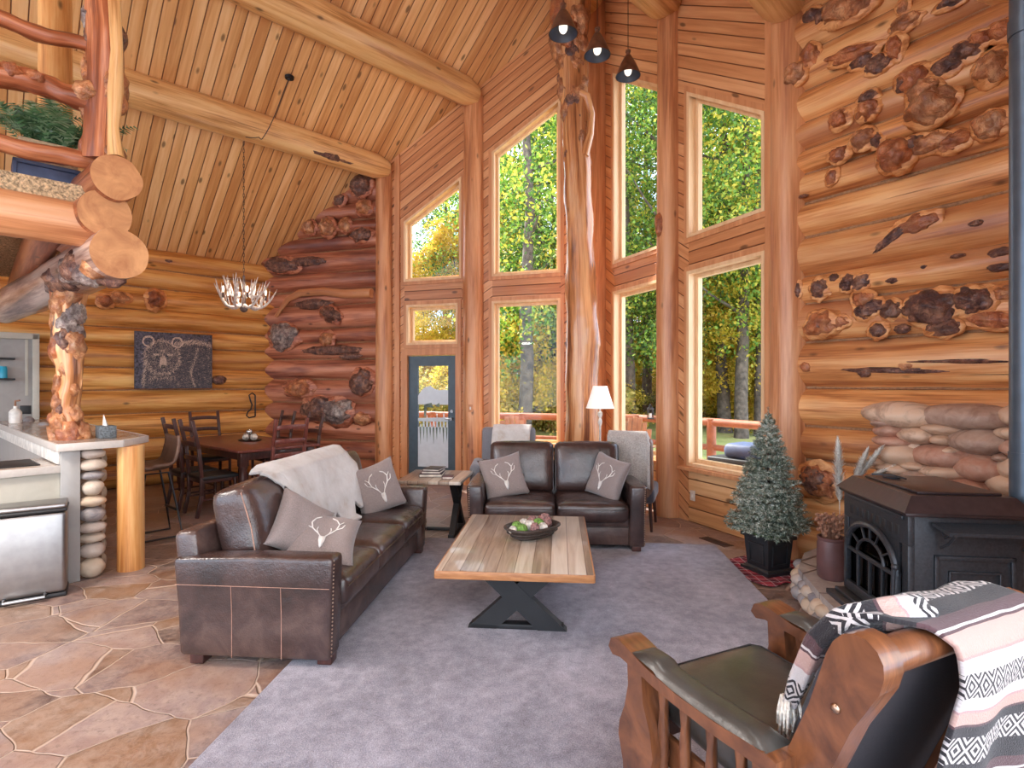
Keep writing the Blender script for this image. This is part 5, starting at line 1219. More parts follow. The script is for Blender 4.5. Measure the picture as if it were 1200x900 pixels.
for i in range(70):
    a = rnd.uniform(0, 6.28); L = rnd.uniform(.22, .42); el = rnd.uniform(.95, 1.45); p = Vector((rnd.uniform(-.16, .16), rnd.uniform(-.07, .07), .17)); d = Vector((math.cos(a)*1.25, math.sin(a), 0)).normalized()
    sp2 = []
    for k_ in range(9): f = k_/8; sp2.append(p+d*L*f+Vector((0, 0, L*(math.sin(el)*f-.62*f*f*(.5+math.cos(el)*.5)))))
    for k_ in range(1, 9):
        ax = (sp2[k_]-sp2[k_-1]).normalized(); sd = ax.cross(UZ).normalized(); l2 = .075*math.sin(math.pi*(k_/9))+.015
        for s in (-1, 1):
            q = sp2[k_]; tip = q+sd*s*l2+ax*l2*.5-UZ*.01; m.add([q-ax*.009, tip, q+ax*.009], [(0, 1, 2)])
            q = (sp2[k_]+sp2[k_-1])/2; tip = q+sd*s*l2+ax*l2*.5-UZ*.01; m.add([q-ax*.009, tip, q+ax*.009], [(0, 1, 2)])
m.build('fern_leaves', 'fern', t, 180, recalc=False)
m = MB()
for i in range(34):
    a = rnd.uniform(0, 6.28); p = Vector((rnd.uniform(-.2, .14), rnd.uniform(-.12, .05), .22+rnd.uniform(0, .14))); X = Matrix.Rotation(rnd.uniform(0, 3), 3, 'X') @ Matrix.Rotation(a, 3, 'Z')
    v_ = [X @ Vector(q) for q in ((-.05, 0, 0), (-.02, .028, .01), (.03, .02, 0), (.055, 0, .01), (.03, -.02, 0), (-.02, -.028, .01))]; m.add([p+q for q in v_], [(0, 1, 2, 3, 4, 5)])
m.build('broad_leaves', 'leaf_grey', t, 180, recalc=False)
# ------------------------------------------------------------------ hearth, stone wall, stove
HZ = .22
hp1 = Vector((2.08, 3.92, 0)); hpoly = [(2.07, 3.95), (1.95, 3.45), (1.86, 2.9), (1.9, 2.3), (2.15, 1.85), (2.35, 1.9), (3.36, 2.85), (3.22, 3.38), (2.5, 4.45), (2.3, 4.3)]
t = thing('raised_hearth', 'raised flagstone hearth edged with round river stones under the stove', 'hearth', (2.6, 3.2, 0)); off = Vector((2.6, 3.2, 0))
m = MB(); m.prism(hpoly, (0, 0, 0), (1, 0, 0), (0, 1, 0), UZ, HZ-.05, HZ); m.v = [q-off for q in m.v]; m.build('hearth_slab', 'hearth_stone', t)
m = MB(); m.prism([(a*.97+.08, b*.97+.1) for a, b in hpoly], (0, 0, 0), (1, 0, 0), (0, 1, 0), UZ, 0, HZ-.05); m.v = [q-off for q in m.v]; m.build('hearth_core', 'river_mortar', t)
m = MB(); rnd = random.Random(2)
edge = [Vector((a, b, 0)) for a, b in hpoly[-2:]+hpoly[:6]]
for a, b_ in zip(edge[:-1], edge[1:]):
    L = (b_-a).length; k_ = 0
    while k_ < L:
        w = rnd.uniform(.09, .15)
        for z, hh in ((.05, .055), (.14, .045)):
            p = a+(b_-a).normalized()*(k_+w/2+rnd.uniform(-.01, .01)); m.ico((p.x+.02, p.y, z), (w*.55, w*.55, hh), 2, lambda q, s=k_: 1+.12*noise.noise(q*1.5+Vector((s*9, 0, 0))))
        k_ += w
m.v = [q-off for q in m.v]; m.build('edge_stones', 'pebble', t, 180)
# stone surround against the log wall
SO = P3-outq*.42; sd_ = wq
t = thing('stone_surround', 'waist-high wall of rounded river rocks behind the black stove', 'stone wall', (3.0, 3.9, 0)); off = Vector((3.0, 3.9, 0))
kl = kq(1020, SO, wq); m = MB(); m.prism([(kl+.06, HZ-.01), (QL-.2, HZ-.01), (QL-.2, 1.33), (kl+.06, 1.33)], SO, wq, UZ, outq, .06, .3); m.v = [q-off for q in m.v]; m.build('mortar_core', 'river_mortar', t)
m = MB(); rnd = random.Random(9)
Z = [(790, 290, 105, 40), (995, 297, 130, 40), (1165, 294, 45, 36), (735, 316, 30, 16), (755, 342, 44, 21), (845, 357, 52, 27), (920, 337, 50, 20), (765, 375, 52, 21), (932, 371, 40, 19), (1045, 378, 80, 43), (1160, 350, 50, 24), (1165, 397, 48, 31),
     (785, 416, 62, 36), (920, 423, 78, 37), (1050, 463, 67, 46), (1165, 464, 52, 40), (840, 455, 38, 17), (930, 474, 70, 24), (1145, 516, 62, 40), (1120, 428, 25, 14), (775, 466, 50, 22), (860, 490, 60, 24), (1010, 520, 60, 26), (960, 405, 24, 14), (700+20, 440, 25, 16),
     (1250, 300, 50, 36), (1250, 360, 50, 30), (1250, 420, 50, 36), (1250, 490, 50, 40)]
for i, (zx, zy, a, b_) in enumerate(Z):
    px, py = 760+zx*.36667, 380+zy*.36667; p = on_plane(px, py, SO, wq); s = p.y/F; cosv = abs(wq.x*p.y-wq.y*p.x)/math.hypot(p.x, p.y)
    X = Matrix((wq, outq, UZ)).transposed().to_4x4(); A_ = a*.36667*s/cosv*1.02; B_ = b_*.36667*s*1.04
    def fr_(q, i=i): k_ = 1+.10*noise.noise(q*1.2+Vector((i*5.1, 0, 0))); return k_*(1+.06*(abs(q.x)**4+abs(q.z)**4))
    m.ico(p+outq*.10, (A_, .14+min(A_, B_)*.25, B_), 3, fr_, X)
row = HZ+.08
while row < 1.28:   # smaller stones filling the lower rows hidden by the stove
    x = kl+.12
    while x < QL-.3:
        w = rnd.uniform(.07, .12); p = SO+wq*(x+w)+UZ*row
        X = Matrix((wq, outq, UZ)).transposed().to_4x4(); m.ico(p+outq*.15, (w, .12, .06), 2, lambda q, s=x: 1+.1*noise.noise(q+Vector((s*8, row, 0))), X); x += w*2
    row += .115
m.v = [q-off for q in m.v]; m.build('river_rocks', 'river_rock', t, 180)
# stove : local x = along front face (away from the viewer), front faces local -y ... built with origin at the near front corner
sA = at(1064, 592, 2.52); sB = at(989, 562, 3.14); fdir = Vector((sB.x-sA.x, sB.y-sA.y, 0)).normalized()
SX = -fdir  # local +x toward the viewer so that local +y points into the stove (to the right)
org = Vector((sB.x, sB.y, HZ)); rzs = math.atan2(SX.y, SX.x); W_ = (Vector((sB.x, sB.y, 0))-Vector((sA.x, sA.y, 0))).length; DP = .50
t = thing('pellet_stove', 'black cast iron stove with arched glass door on the stone hearth', 'stove', org, rzs); iron = 'stove_iron'; HB = .78
m = MB(); m.box(.02, W_-.02, .03, DP, .17, HB-.04, .01); m.build('firebox', iron, t)
m = MB()
m.box(0, W_, 0, .03, HB-.2, HB-.06, .004); m.box(0, .05, .0, .03, .17, HB-.2, .004); m.box(W_-.05, W_, 0, .03, .17, HB-.2, .004); m.box(0, W_, 0, .03, .17, .22, .004)
m.box(.03, W_-.03, -.012, .0, HB-.085, HB-.065, .003)
# spandrels above the arch
ax0, ax1, az, ar = .07, W_-.07, .50, (W_-.14)/2; acx = W_/2
n = 16
arch = [(acx+ar*math.cos(math.pi*k_/n), az-.08+ar*.72*math.sin(math.pi*k_/n)) for k_ in range(n+1)]
for (p_, q_) in zip(arch[:-1], arch[1:]):
    m.prism([(p_[0], p_[1]), (p_[0], HB-.19), (q_[0], HB-.19), (q_[0], q_[1])], (0, 0, 0), (1, 0, 0), UZ, (0, 1, 0), 0, .03)
m.build('front_plate', iron, t)
m = MB()
for k_ in range(9): x = .06+k_*(W_-.12)/9; m.box(x+.012, x+(W_-.12)/9-.012, -.002, .012, HB-.17, HB-.12, .002)
m.build('air_vent_slots', 'black_paint', t)
m = MB()
m.tube([(a, -.012, b_) for a, b_ in arch], .017, 8); m.tube([(acx+ar*.55*math.cos(math.pi*k_/n), -.012, az-.08+ar*.40*math.sin(math.pi*k_/n)) for k_ in range(n+1)], .009, 6)
m.bar((ax0, -.012, .22), (ax0, -.012, az-.07), .03, .024); m.bar((ax1, -.012, .22), (ax1, -.012, az-.07), .03, .024); m.bar((ax0, -.012, .225), (ax1, -.012, .225), .024, .03); m.bar((ax0, -.012, az-.08), (ax1, -.012, az-.08), .018, .018)
for f in (.25, .5, .75): x = ax0+(ax1-ax0)*f; m.bar((x, -.012, .225), (x, -.012, az-.08), .014, .016)
for k_ in (3, 6, 8, 10, 13): a_ = math.pi*k_/16; m.bar((acx+ar*.55*math.cos(a_), -.012, az-.08+ar*.40*math.sin(a_)), (acx+ar*math.cos(a_), -.012, az-.08+ar*.72*math.sin(a_)), .01, .012, up=(0, 1, 0))
dw = m.build('arched_door', iron, t)
m = MB(); m.prism([(ax0, .22), (ax1, .22)]+arch, (0, 0, 0), (1, 0, 0), UZ, (0, 1, 0), 0.004, .008); m.build('door_glass', 'stove_glass', dw)
m = MB(); m.tube([(W_-.04, -.04, .26), (W_-.04, -.045, .36), (W_-.04, -.04, .46)], .01, 8); m.ico((W_-.04, -.035, .47), .016, 2); m.build('door_handle', iron, dw)
m = MB(); m.box(.07, W_-.07, .028, .2, .2, HB-.2, .002); m.build('fire_chamber', 'black_paint', t)
# top with bevelled edges
m = MB(); e = .035
def tier(x0, x1, y0, y1, z0, z1, ins):
    m.add([Vector(q) for q in ((x0, y0, z0), (x1, y0, z0), (x1, y1, z0), (x0, y1, z0), (x0+ins, y0+ins, z1), (x1-ins, y0+ins, z1), (x1-ins, y1-ins, z1), (x0+ins, y1-ins, z1))], [(3, 2, 1, 0), (4, 5, 6, 7), (0, 1, 5, 4), (1, 2, 6, 5), (2, 3, 7, 6), (3, 0, 4, 7)])
m.box(-.02, W_+.02, -.02, DP+.02, HB-.06, HB-.04, .006); tier(-.03, W_+.03, -.03, DP+.03, HB-.04, HB+.03, .06)
m.build('top_plate', 'stove_enamel', t)
m = MB(); m.box(.07, W_-.07, .08, DP-.06, HB+.03, HB+.042, .003); m.build('lid_plate', 'stove_enamel', t)
m = MB(); m.lathe([(.04, 0), (.042, .006), (.03, .012), (.0, .014)], 16, (.16, .17, HB+.042)); m.tube([(.1, .1, HB+.05), (.16, .17, HB+.058), (.24, .2, HB+.05)], .005, 6); m.build('lid_handle', iron, t)
# side shelf
m = MB(); m.add([Vector(q) for q in ((W_, .1, HB-.10), (W_, DP+.06, HB-.10), (W_+.09, DP+.06, HB-.125), (W_+.09, .12, HB-.125), (W_, .1, HB-.085), (W_, DP+.06, HB-.085), (W_+.09, DP+.06, HB-.11), (W_+.09, .12, HB-.11))], [(3, 2, 1, 0), (4, 5, 6, 7), (0, 1, 5, 4), (1, 2, 6, 5), (2, 3, 7, 6), (3, 0, 4, 7)]); m.build('side_shelf', 'stove_iron', t)
m = MB()
for y in (.14, DP-.02):
    m.tube([(W_, y, HB-.2), (W_+.05, y, HB-.17), (W_+.1, y, HB-.12)], .007, 6); m.tube([(W_, y, HB-.12), (W_+.03, y, HB-.15), (W_+.06, y, HB-.13)], .005, 6)
m.build('shelf_bracket', iron, t)
m = MB(); 
for (a, b_, c_, d_) in ((.12, DP-.04, .2, .22), (.12, DP-.04, HB-.26, HB-.24), (.12, .14, .2, HB-.24), (DP-.06, DP-.04, .2, HB-.24), (.18, DP-.1, .26, .27), (.18, DP-.1, HB-.32, HB-.31), (.18, .19, .26, HB-.31), (DP-.11, DP-.1, .26, HB-.31)): m.box(W_-.02, W_-.008, a, b_, c_, d_, .003)
m.build('side_panel_moulding', iron, t)
m = MB(); m.box(.05, W_-.05, DP, DP+.32, .05, HB-.08, .01); m.build('hopper_box', 'black_paint', t)
m = MB(); m.box(-.02, W_+.02, -.09, .05, .12, .15, .006); m.box(0, W_, -.05, .03, .15, .17, .004); m.build('ash_lip', iron, t)
for (x, y) in ((.04, .02), (W_-.04, .02), (.04, DP-.04), (W_-.04, DP-.04)):
    m = MB(); m.tube([(x, y-.03, 0), (x, y-.045, .03), (x, y-.02, .09), (x, y, .16)], [.028, .018, .02, .03], 10); m.build('leg', iron, t)
# stove pipe
pp = Vector(at(1205, 500, 2.55)); t = thing('stove_pipe', 'blue-grey vertical stove pipe at the right edge of the photo', 'pipe', (pp.x, pp.y, .9))
m = MB(); m.tube([(0, 0, 0), (0, 0, 1.2), (0, 0, 3.0)], .068, 24); m.build('pipe_length', 'stove_pipe_metal', t); m = MB(); m.tube([(0, 0, 2.28), (0, 0, 2.36)], .074, 24); m.build('pipe_collar', 'stove_pipe_metal', t); m = MB(); m.tube([(0, 0, .3), (0, 0, .33)], .072, 24); m.build('pipe_collar', 'stove_pipe_metal', t)
m = MB(); m.tube([(0, 0, 0), (0, 0, -.12), (-.02, .0, -.25)], .07, 20); m.build('pipe_elbow', 'stove_pipe_metal', t)
# ------------------------------------------------------------------ vases
vp = Vector((2.19, 3.74, HZ)); t = thing('crock_vase', 'mauve stoneware crock with dried flowers on the hearth left of the stove', 'vase', vp)
m = MB(); m.lathe([(.075, 0), (.088, .015), (.092, .12), (.09, .24), (.084, .262), (.09, .27), (.09, .285), (.08, .285), (.078, .2)], 26); m.build('vase_body', 'vase_mauve', t)
rnd = random.Random(8); m = MB()
for i in range(150):
    a = rnd.uniform(0, 6.28); r = rnd.uniform(0, .1); h = rnd.uniform(.30, .44); p = Vector((math.cos(a)*r, math.sin(a)*r, h)); m.tube([Vector((math.cos(a)*r*.4, math.sin(a)*r*.4, .24)), p], [.0015, .001], 4); m.ico(p, rnd.uniform(.008, .016), 1)
m.build('dried_flowers', 'dried_brown', t)
t2 = thing('pampas_grass', 'white feathery pampas grass plumes standing by the stove corner', 'dried grass', (2.3, 3.92, HZ))
m = MB(); m.lathe([(.05, 0), (.06, .05), (.05, .25), (.04, .3)], 16); m.build('holder', 'vase_mauve', t2)
def plume(base, tip, w, seed):
    m = MB(); rnd = random.Random(seed); base, tip = Vector(base), Vector(tip); d = tip-base; m.tube([base+Vector((0, 0, -.25)), base, tip], [.003, .003, .001], 5)
    for i in range(700):
        f = rnd.uniform(.0, 1); p = base+d*f; ww = w*math.sin(math.pi*min(1, f*.85+.12))**.7; a = rnd.uniform(0, 6.28); o_ = Vector((math.cos(a), math.sin(a), 0))*ww*rnd.uniform(.5, 1)
        q = p+o_+d.normalized()*rnd.uniform(.03, .07); s = Vector((-o_.y, o_.x, 0)).normalized()*.006; m.add([p-s, p+s, q], [(0, 1, 2)])
    return m.build('plume', 'pampas', t2, 180, recalc=False)
def rel(px, py, Y): return at(px, py, Y)-Vector((2.3, 3.92, HZ))
plume(rel(984, 588, 3.9), rel(982, 520, 3.88), .06, 1); plume(rel(1000, 566, 3.95), rel(1030, 528, 3.9), .05, 2); plume(rel(1005, 566, 3.95), rel(1042, 548, 3.9), .05, 3); plume(rel(998, 570, 3.95), rel(1014, 532, 3.9), .045, 4)
# ------------------------------------------------------------------ frosted tree
tb_ = Vector((2.12, 4.52, 0)); t = thing('frosted_tree', 'small frosted artificial fir tree in a square black planter by the window', 'tree', tb_, math.radians(20))
m = MB(); a, b_ = .13, .155
def fru(x0, x1, z0, z1): m.add([Vector(q) for q in ((-x0, -x0, z0), (x0, -x0, z0), (x0, x0, z0), (-x0, x0, z0), (-x1, -x1, z1), (x1, -x1, z1), (x1, x1, z1), (-x1, x1, z1))], [(3, 2, 1, 0), (4, 5, 6, 7), (0, 1, 5, 4), (1, 2, 6, 5), (2, 3, 7, 6), (3, 0, 4, 7)])
fru(.150, .150, .012, .035); fru(.135, .12, .035, .05); fru(.112, .130, .05, .285); fru(.150, .150, .285, .312)
for s in (0, 1, 2, 3):
    X = rotz(s*math.pi/2); 
    for (x0, x1, z0, z1) in ((-.075, .075, .08, .092), (-.08, .08, .24, .252), (-.08, -.068, .08, .252), (.068, .08, .08, .252)):
        y = -.121-.06*((z0+z1)/2-.16); c_ = X @ Vector(((x0+x1)/2, y-.002, (z0+z1)/2)); m.gbox(c_, (x1-x0, .012, z1-z0) if s % 2 == 0 else (.012, x1-x0, z1-z0), .002)
m.build('planter', 'planter_black', t)
m = MB(); m.tube([(0, 0, .2), (0, 0, 1.2)], [.018, .006], 8); m.build('trunk', 'bark', t)
m = MB(); m.ico((0, 0, .31), (.125, .125, .03), 3, lambda q: 1+.2*noise.noise(q*3)); m.build('moss_bed', 'moss', t)
rnd = random.Random(21); m = MB()
def needles(m, a, b_, n, l, w=.0032):
    a, b_ = Vector(a), Vector(b_); d = (b_-a).normalized()
    for i in range(n):
        f = rnd.uniform(0, 1); p = a+(b_-a)*f; r = Vector((rnd.gauss(0, 1), rnd.gauss(0, 1), rnd.gauss(0, 1))); r = (r-d*r.dot(d)).normalized(); q = p+(r*.8+d*.6).normalized()*l*rnd.uniform(.7, 1.1); s = d.cross(r).normalized()*w
        m.add([p-s, p+s, q], [(0, 1, 2)])
NB = 0
for L in range(26):
    f = L/25; z = .37+f*.91; R = .295*(1-f)**.85+.02; nb = int(15*(1-f)**.6)+4
    for i in range(nb):
        a = i*2*math.pi/nb+L*1.7+rnd.uniform(-.2, .2); R2 = R*rnd.uniform(.82, 1.12); st_ = Vector((0, 0, z-.02)); en = Vector((math.cos(a)*R2, math.sin(a)*R2, z+R2*(-.08+.35*f)+rnd.uniform(-.02, .03)))
        needles(m, st_+(en-st_)*.25, en, int(70*R2/.3)+12, .03)
        for s in (-1, 1):
            for q in (.45, .7):
                p = st_+(en-st_)*q; e2_ = p+Vector((math.cos(a+s*.7), math.sin(a+s*.7), .12))*R2*.36; needles(m, p, e2_, int(44*R2/.3)+6, .027)
needles(m, (0, 0, 1.2), (0, 0, 1.36), 50, .03)
m.build('needles', 'needle', t, 180, recalc=False)
# red plaid skirt under the tree
m = MB()
def sk(a, b_):
    th = a*2*math.pi; r = .02+b_*(.365+.04*math.sin(th*5)+.03*math.sin(th*9+1)); return (math.cos(th)*r*1.02, math.sin(th)*r*.95, .004+.012*abs(math.sin(th*7+b_*4))*b_+.006*b_)
m.sheet(sk, 72, 12); o = m.build('tree_skirt', 'plaid', None, 180); o.location = (2.15, 4.52, 0); sm = o.modifiers.new('thick', 'SOLIDIFY'); sm.thickness = .004
tag(o, 'red and black plaid fabric skirt on the floor under the frosted tree', 'tree skirt')
# vent and outlets
p0_ = on_h(822, 633, 0); p1_ = on_h(856, 637, 0); t = thing('floor_vent', 'dark slotted floor vent below the wide window', 'vent', ((p0_.x+p1_.x)/2, (p0_.y+p1_.y)/2, 0), math.atan2(wr.y, wr.x))
m = MB(); m.box(-.17, .17, -.06, .06, 0.0, .006, .002); m.build('frame', 'dark_wood', t); m = MB()
for k_ in range(10): m.box(-.15+k_*.03, -.135+k_*.03, -.045, .045, .006, .0075, .0005)
m.build('slots', 'black_paint', t)
def plate(name, p, d, out, label, cat, H=.115, W=.075, mat='plaster_white'):
    t = thing(name, label, cat, p, math.atan2(d.y, d.x)); m = MB(); m.box(-W/2, W/2, -.008, 0.001, -H/2, H/2, .003); m.build('cover_plate', mat, t)
    m = MB(); m.box(-.012, .012, -.013, -.008, -.022, .022, .002); m.build('switch_toggle' if 'switch' in name else 'socket', 'white_ceramic', t)
k_ = sr(812); q = P1+wr*k_; plate('wall_outlet', q-outr*.001+UZ*.30, wr, outr, 'white wall outlet low on the boards under the wide window', 'outlet')
k_ = tl(556); q = C+wl*k_-outl*.165; plate('light_switch', q+UZ*1.18, wl, outl, 'small light switch on the log column right of the blue door', 'switch', mat='trim_wood')
# ------------------------------------------------------------------ foreground armchair
CO = Vector((.885, 1.775, RUG)); RC = math.radians(25)
t = thing('wooden_armchair', 'wooden armchair with black leather seat under a patterned blanket, in the foreground', 'chair', CO, RC); cw_ = 'chair_wood'; lb2 = 'leather_black'
m = MB(); sz = (.54, .56, .12); m.gbox((0, .07, .415), sz, .03, (8, 8, 2), fn=wrinkle(puff(sz, .022), .003, 4, 2), X=rotx(.05)); sc_ = m.build('seat_cushion', lb2, t, 180)
m = MB(); hx_, hy_ = .262, .275; m.tube([rotx(.05) @ Vector(q)+Vector((0, .07, .415)) for q in ((-hx_, -hy_, .055), (-hx_, hy_-.03, .055), (-hx_+.03, hy_, .055), (hx_-.03, hy_, .055), (hx_, hy_-.03, .055), (hx_, -hy_, .055))], .005, 6); m.build('piping', 'black_paint', sc_)
m = MB(); m.box(-.29, .29, .29, .32, .27, .36, .006); m.box(-.29, .29, -.22, -.19, .27, .36, .006)
m.build('seat_rail', cw_, t)
for s in (-1, 1):
    m = MB(); m.box(s*.30-.012, s*.30+.012, -.22, .31, .25, .35, .005); m.build('side_rail', cw_, t)
    m = MB(); m.box(s*.335-.018, s*.335+.018, -.26, .30, .085, .13, .005); m.build('lower_rail', cw_, t)
    # front leg : wide shaped board
    prof = [(.22, 0), (.345, 0), (.335, .1), (.345, .2), (.37, .28), (.365, .33), (.335, .40), (.315, .48), (.32, .575), (.245, .575), (.235, .46), (.20, .38), (.185, .3), (.21, .2), (.225, .1)]
    m = MB(); m.prism(prof, (s*.345-.04, 0, 0), (0, 1, 0), UZ, (1, 0, 0), 0, .08); m.build('front_leg', cw_, t)
    m = MB(); m.prism([(-.30, 0), (-.23, 0), (-.22, .2), (-.2, .56), (-.27, .56), (-.28, .2)], (s*.345-.03, 0, 0), (0, 1, 0), UZ, (1, 0, 0), 0, .06); m.build('rear_leg', cw_, t)
    for y in (-.13, -.02, .09, .19):
        m = MB(); m.tube([(s*.335, y, .125), (s*.335, y, .2), (s*.335, y, .28), (s*.335, y, .36), (s*.335, y, .45), (s*.335, y, .565)], [.016, .02, .014, .02, .015, .02], 10, True, lambda ul, t_, i: 1+.18*math.cos(3*(t_+ul*9))); m.build('spindle', 'edge_wood' if False else cw_, t)
    # arm : wood board with scrolled front, slight sag
    ap = [(.40, .585), (.385, .62), (.35, .632), (.30, .625), (.2, .602), (.05, .588), (-.1, .590), (-.27, .605), (-.30, .60), (-.30, .565), (-.1, .552), (.1, .553), (.24, .566), (.33, .575), (.375, .565)]
    m = MB(); m.prism(ap, (s*.355-.052, 0, 0), (0, 1, 0), UZ, (1, 0, 0), 0, .104); ar_ = m.build('armrest', cw_, t, 30)
    m = MB(); N = 14
    def pad(a, b_, s=s):
        y = .27-.54*a; x = (b_-.5)*2; base = .585+.02*(((y-.0)/.3)**2)+(.012 if y > .15 else 0)
        return (s*.355+x*.05, y, base+.004+.03*(1-x**4)*(1-(2*a-1)**8))
    m.sheet(pad, 24, 10); m.build('arm_pad', lb2, ar_, 180)
# back
tb = math.radians(21)
XbK = tr(0, -.215, .31) @ rotx(tb)
sz = (.50, .10, .62); m = MB(); m.gbox((0, .055, .33), sz, .045, (8, 2, 8), fn=wrinkle(lambda q, h=(.25, .05, .31): (q.x, q.y+(.02*(1-(q.x/h[0])**4)*(1-(q.z/h[2])**4) if q.y > 0 else 0), q.z), .003, 4, 6)); m.v = [XbK @ q for q in m.v]; m.build('backrest_cushion', 'fabric_dark', t, 180)
m = MB(); m.box(-.27, .27, -.03, .01, .0, .62, .01); m.v = [XbK @ q for q in m.v]; m.build('back_panel', 'back_cloth', t)
for s in (-1, 1):
    prof = [(-.045, -.12), (.045, -.12), (.05, .2), (.045, .45), (.052, .56), (.055, .60), (.052, .64), (.04, .672), (.02, .692), (-.008, .70), (-.036, .693), (-.056, .676), (-.068, .65), (-.072, .61), (-.066, .56), (-.055, .48), (-.05, .2)]
    m = MB(); m.prism(prof, (s*.30-.035, 0, 0), (0, 1, 0), UZ, (1, 0, 0), 0, .07); m.v = [XbK @ q for q in m.v]; po = m.build('back_post', cw_, t, 30)
    m = MB(); m.ico(XbK @ Vector((s*.337, -.01, .5)), (.007, .012, .012), 2); m.build('brass_bolt', 'nail_brass', po)
m = MB(); m.tube([XbK @ Vector((x, -.02+.0, .645)) for x in (-.28, -.1, .1, .28)], .04, 20, sq=(1, 1)); m.build('top_rail', cw_, t)
XC = tr(CO) @ rotz(RC)
# blanket
def bpath(v):  # v metres along the blanket, 0 at the front hem, from the seat side over the top and down the back
    P = [(.13, .34), (.13, .45), (.128, .55), (.10, .635), (.05, .672), (-.03, .695), (-.075, .68), (-.11, .6), (-.14, .45), (-.19, .27), (-.24, .1), (-.30, -.08), (-.36, -.28)]
    acc = 0
    for (a, b_), (c_, d_) in zip(P[:-1], P[1:]):
        L = math.hypot(c_-a, d_-b_)
        if v <= acc+L: f = (v-acc)/L; return (a+(c_-a)*f, b_+(d_-b_)*f)
        acc += L
    return P[-1]
m = MB(); VT = 1.55
def blk_(a, q):
    v = .18+q*(VT-.18); y, z = bpath(v)
    xl = -.25 if v < .42 else (-.25+.32*min(1, (v-.42)/.22) if v < .64 else .07)
    xl = -.24+.15/(1+math.exp(-(v-.42)*26))-max(0, v-.6)*.14
    xr = .29
    x = xl+(xr-xl)*a
    w = .012*math.sin(x*26+v*2)*min(1, abs(v-.45)*3)
    dr = 0
    if x > .34: dr = -(x-.34)*1.5*1.0
    if z > .6: yy = y
    n_ = Vector((0, 1, 0)) if v < .35 else (Vector((0, 0, 1)) if v < .5 else Vector((0, -1, 0)))
    p = Vector((min(x, .37+(x-.37)*.3 if x > .37 else x), y, z+dr*(.6)))+n_*(.006+w+.008*noise.noise(Vector((x*5, v*5, 0))))
    return XbK @ p
m.sheet(blk_, 60, 110, uvs=(.62, VT)); m.v = [XC @ q for q in m.v]
o = m.build('patterned_blanket', 'serape', None, 180); sm = o.modifiers.new('thick', 'SOLIDIFY'); sm.thickness = .012; sm.offset = 1
tag(o, 'striped black, white and pink woven blanket draped over the foreground armchair', 'blanket')
# bunched corner of the blanket running down the front edge of the backrest, with fringe
m = MB(); N = 24; pts = []; P = [(-.06, .02, .69), (-.15, .05, .68), (-.215, .10, .635), (-.24, .128, .54), (-.245, .13, .42), (-.24, .13, .33)]
for i in range(N+1):
    f = i/N*(len(P)-1); k_ = min(int(f), len(P)-2); q = f-k_; pts.append(XbK @ Vector([P[k_][j]*(1-q)+P[k_+1][j]*q for j in range(3)]))
m.tube([XC @ p for p in pts], [.036-.016*(i/N) for i in range(N+1)], 20, True, lambda ul, t_, i: 1+.22*math.sin(t_*4+ul*8)+.1*noise.noise(Vector((ul*9, math.cos(t_), math.sin(t_)))), uo=(0, 0))
for i in range(len(m.uv)):
    if m.uv[i]: m.uv[i] = tuple((b_, a) for a, b_ in m.uv[i])
m.build('blanket_fold', 'serape', o, 180)
o['label'] = 'striped black, white and pink woven blanket draped over the foreground armchair'
m = MB(); e_ = XC @ pts[-1]; rnd = random.Random(1)
for i in range(26):
    d_ = Vector((rnd.uniform(-.02, .02), rnd.uniform(-.02, .02), 0)); L = rnd.uniform(.05, .09); m.tube([e_+d_+UZ*.01, e_+d_*1.3-UZ*L*.5+Vector((rnd.uniform(-.006, .006), 0, 0)), e_+d_*1.5-UZ*L], [.005, .004, .003], 6)
m.build('fringe', 'pampas', o, 180)
# ------------------------------------------------------------------ outside
m = MB(); N = 40
m.sheet(lambda a, b_: (-70+140*a, 9+110*b_*b_+ (0), -.55+.5*noise.noise(Vector((a*9, b_*6, 0)))*b_+b_*1.5), 40, 30)
struct('ground', m, 'grass_ground', 'sunny grass ground beyond the deck')
# deck
dk = [C+wl*1.5+outl*.2, P1+(outl+outr)*.13, P3+outr*.17, P3+outr*2.6-wr*-.2, Vector((3.35, 8.95, 0)), Vector((2.35, 10.1, 0)), Vector((.2, 10.6, 0)), Vector((-4.2, 12.0, 0))]
m = MB(); m.prism([(p.x, p.y) for p in dk], (0, 0, 0), (1, 0, 0), (0, 1, 0), UZ, -.16, -.06); struct('deck_floor', m, 'deck_board', 'wooden deck outside the windows')
rail_pts = [Vector((-4.1, 11.9, 0)), Vector((-1.6, 11.1, 0)), Vector((.2, 10.5, 0)), Vector((2.3, 10.0, 0)), Vector((3.25, 8.9, 0)), Vector((4.3, 7.5, 0)), Vector((4.9, 6.4, 0))]
t = thing('deck_railing', 'reddish log railing around the deck outside the windows', 'railing', (0, 10, -.06)); off = Vector((0, 10, -.06))
for a, b_ in zip(rail_pts[:-1], rail_pts[1:]):
    for z, r in ((.93, .065), (.52, .05), (.25, .05)):
        m = MB(); m.tube([a+UZ*z, (a+b_)/2+UZ*(z-.01), b_+UZ*z], r, 12, True); m.v = [q-off for q in m.v]; m.build('rail', 'deck_wood', t)
for p in rail_pts+[(rail_pts[3]*.35+rail_pts[2]*.65), rail_pts[3]*.5+rail_pts[4]*.5]:
    m = MB(); m.tube([p-UZ*.055, p+UZ*.98], .075, 12); m.v = [q-off for q in m.v]; m.build('post', 'deck_wood', t)
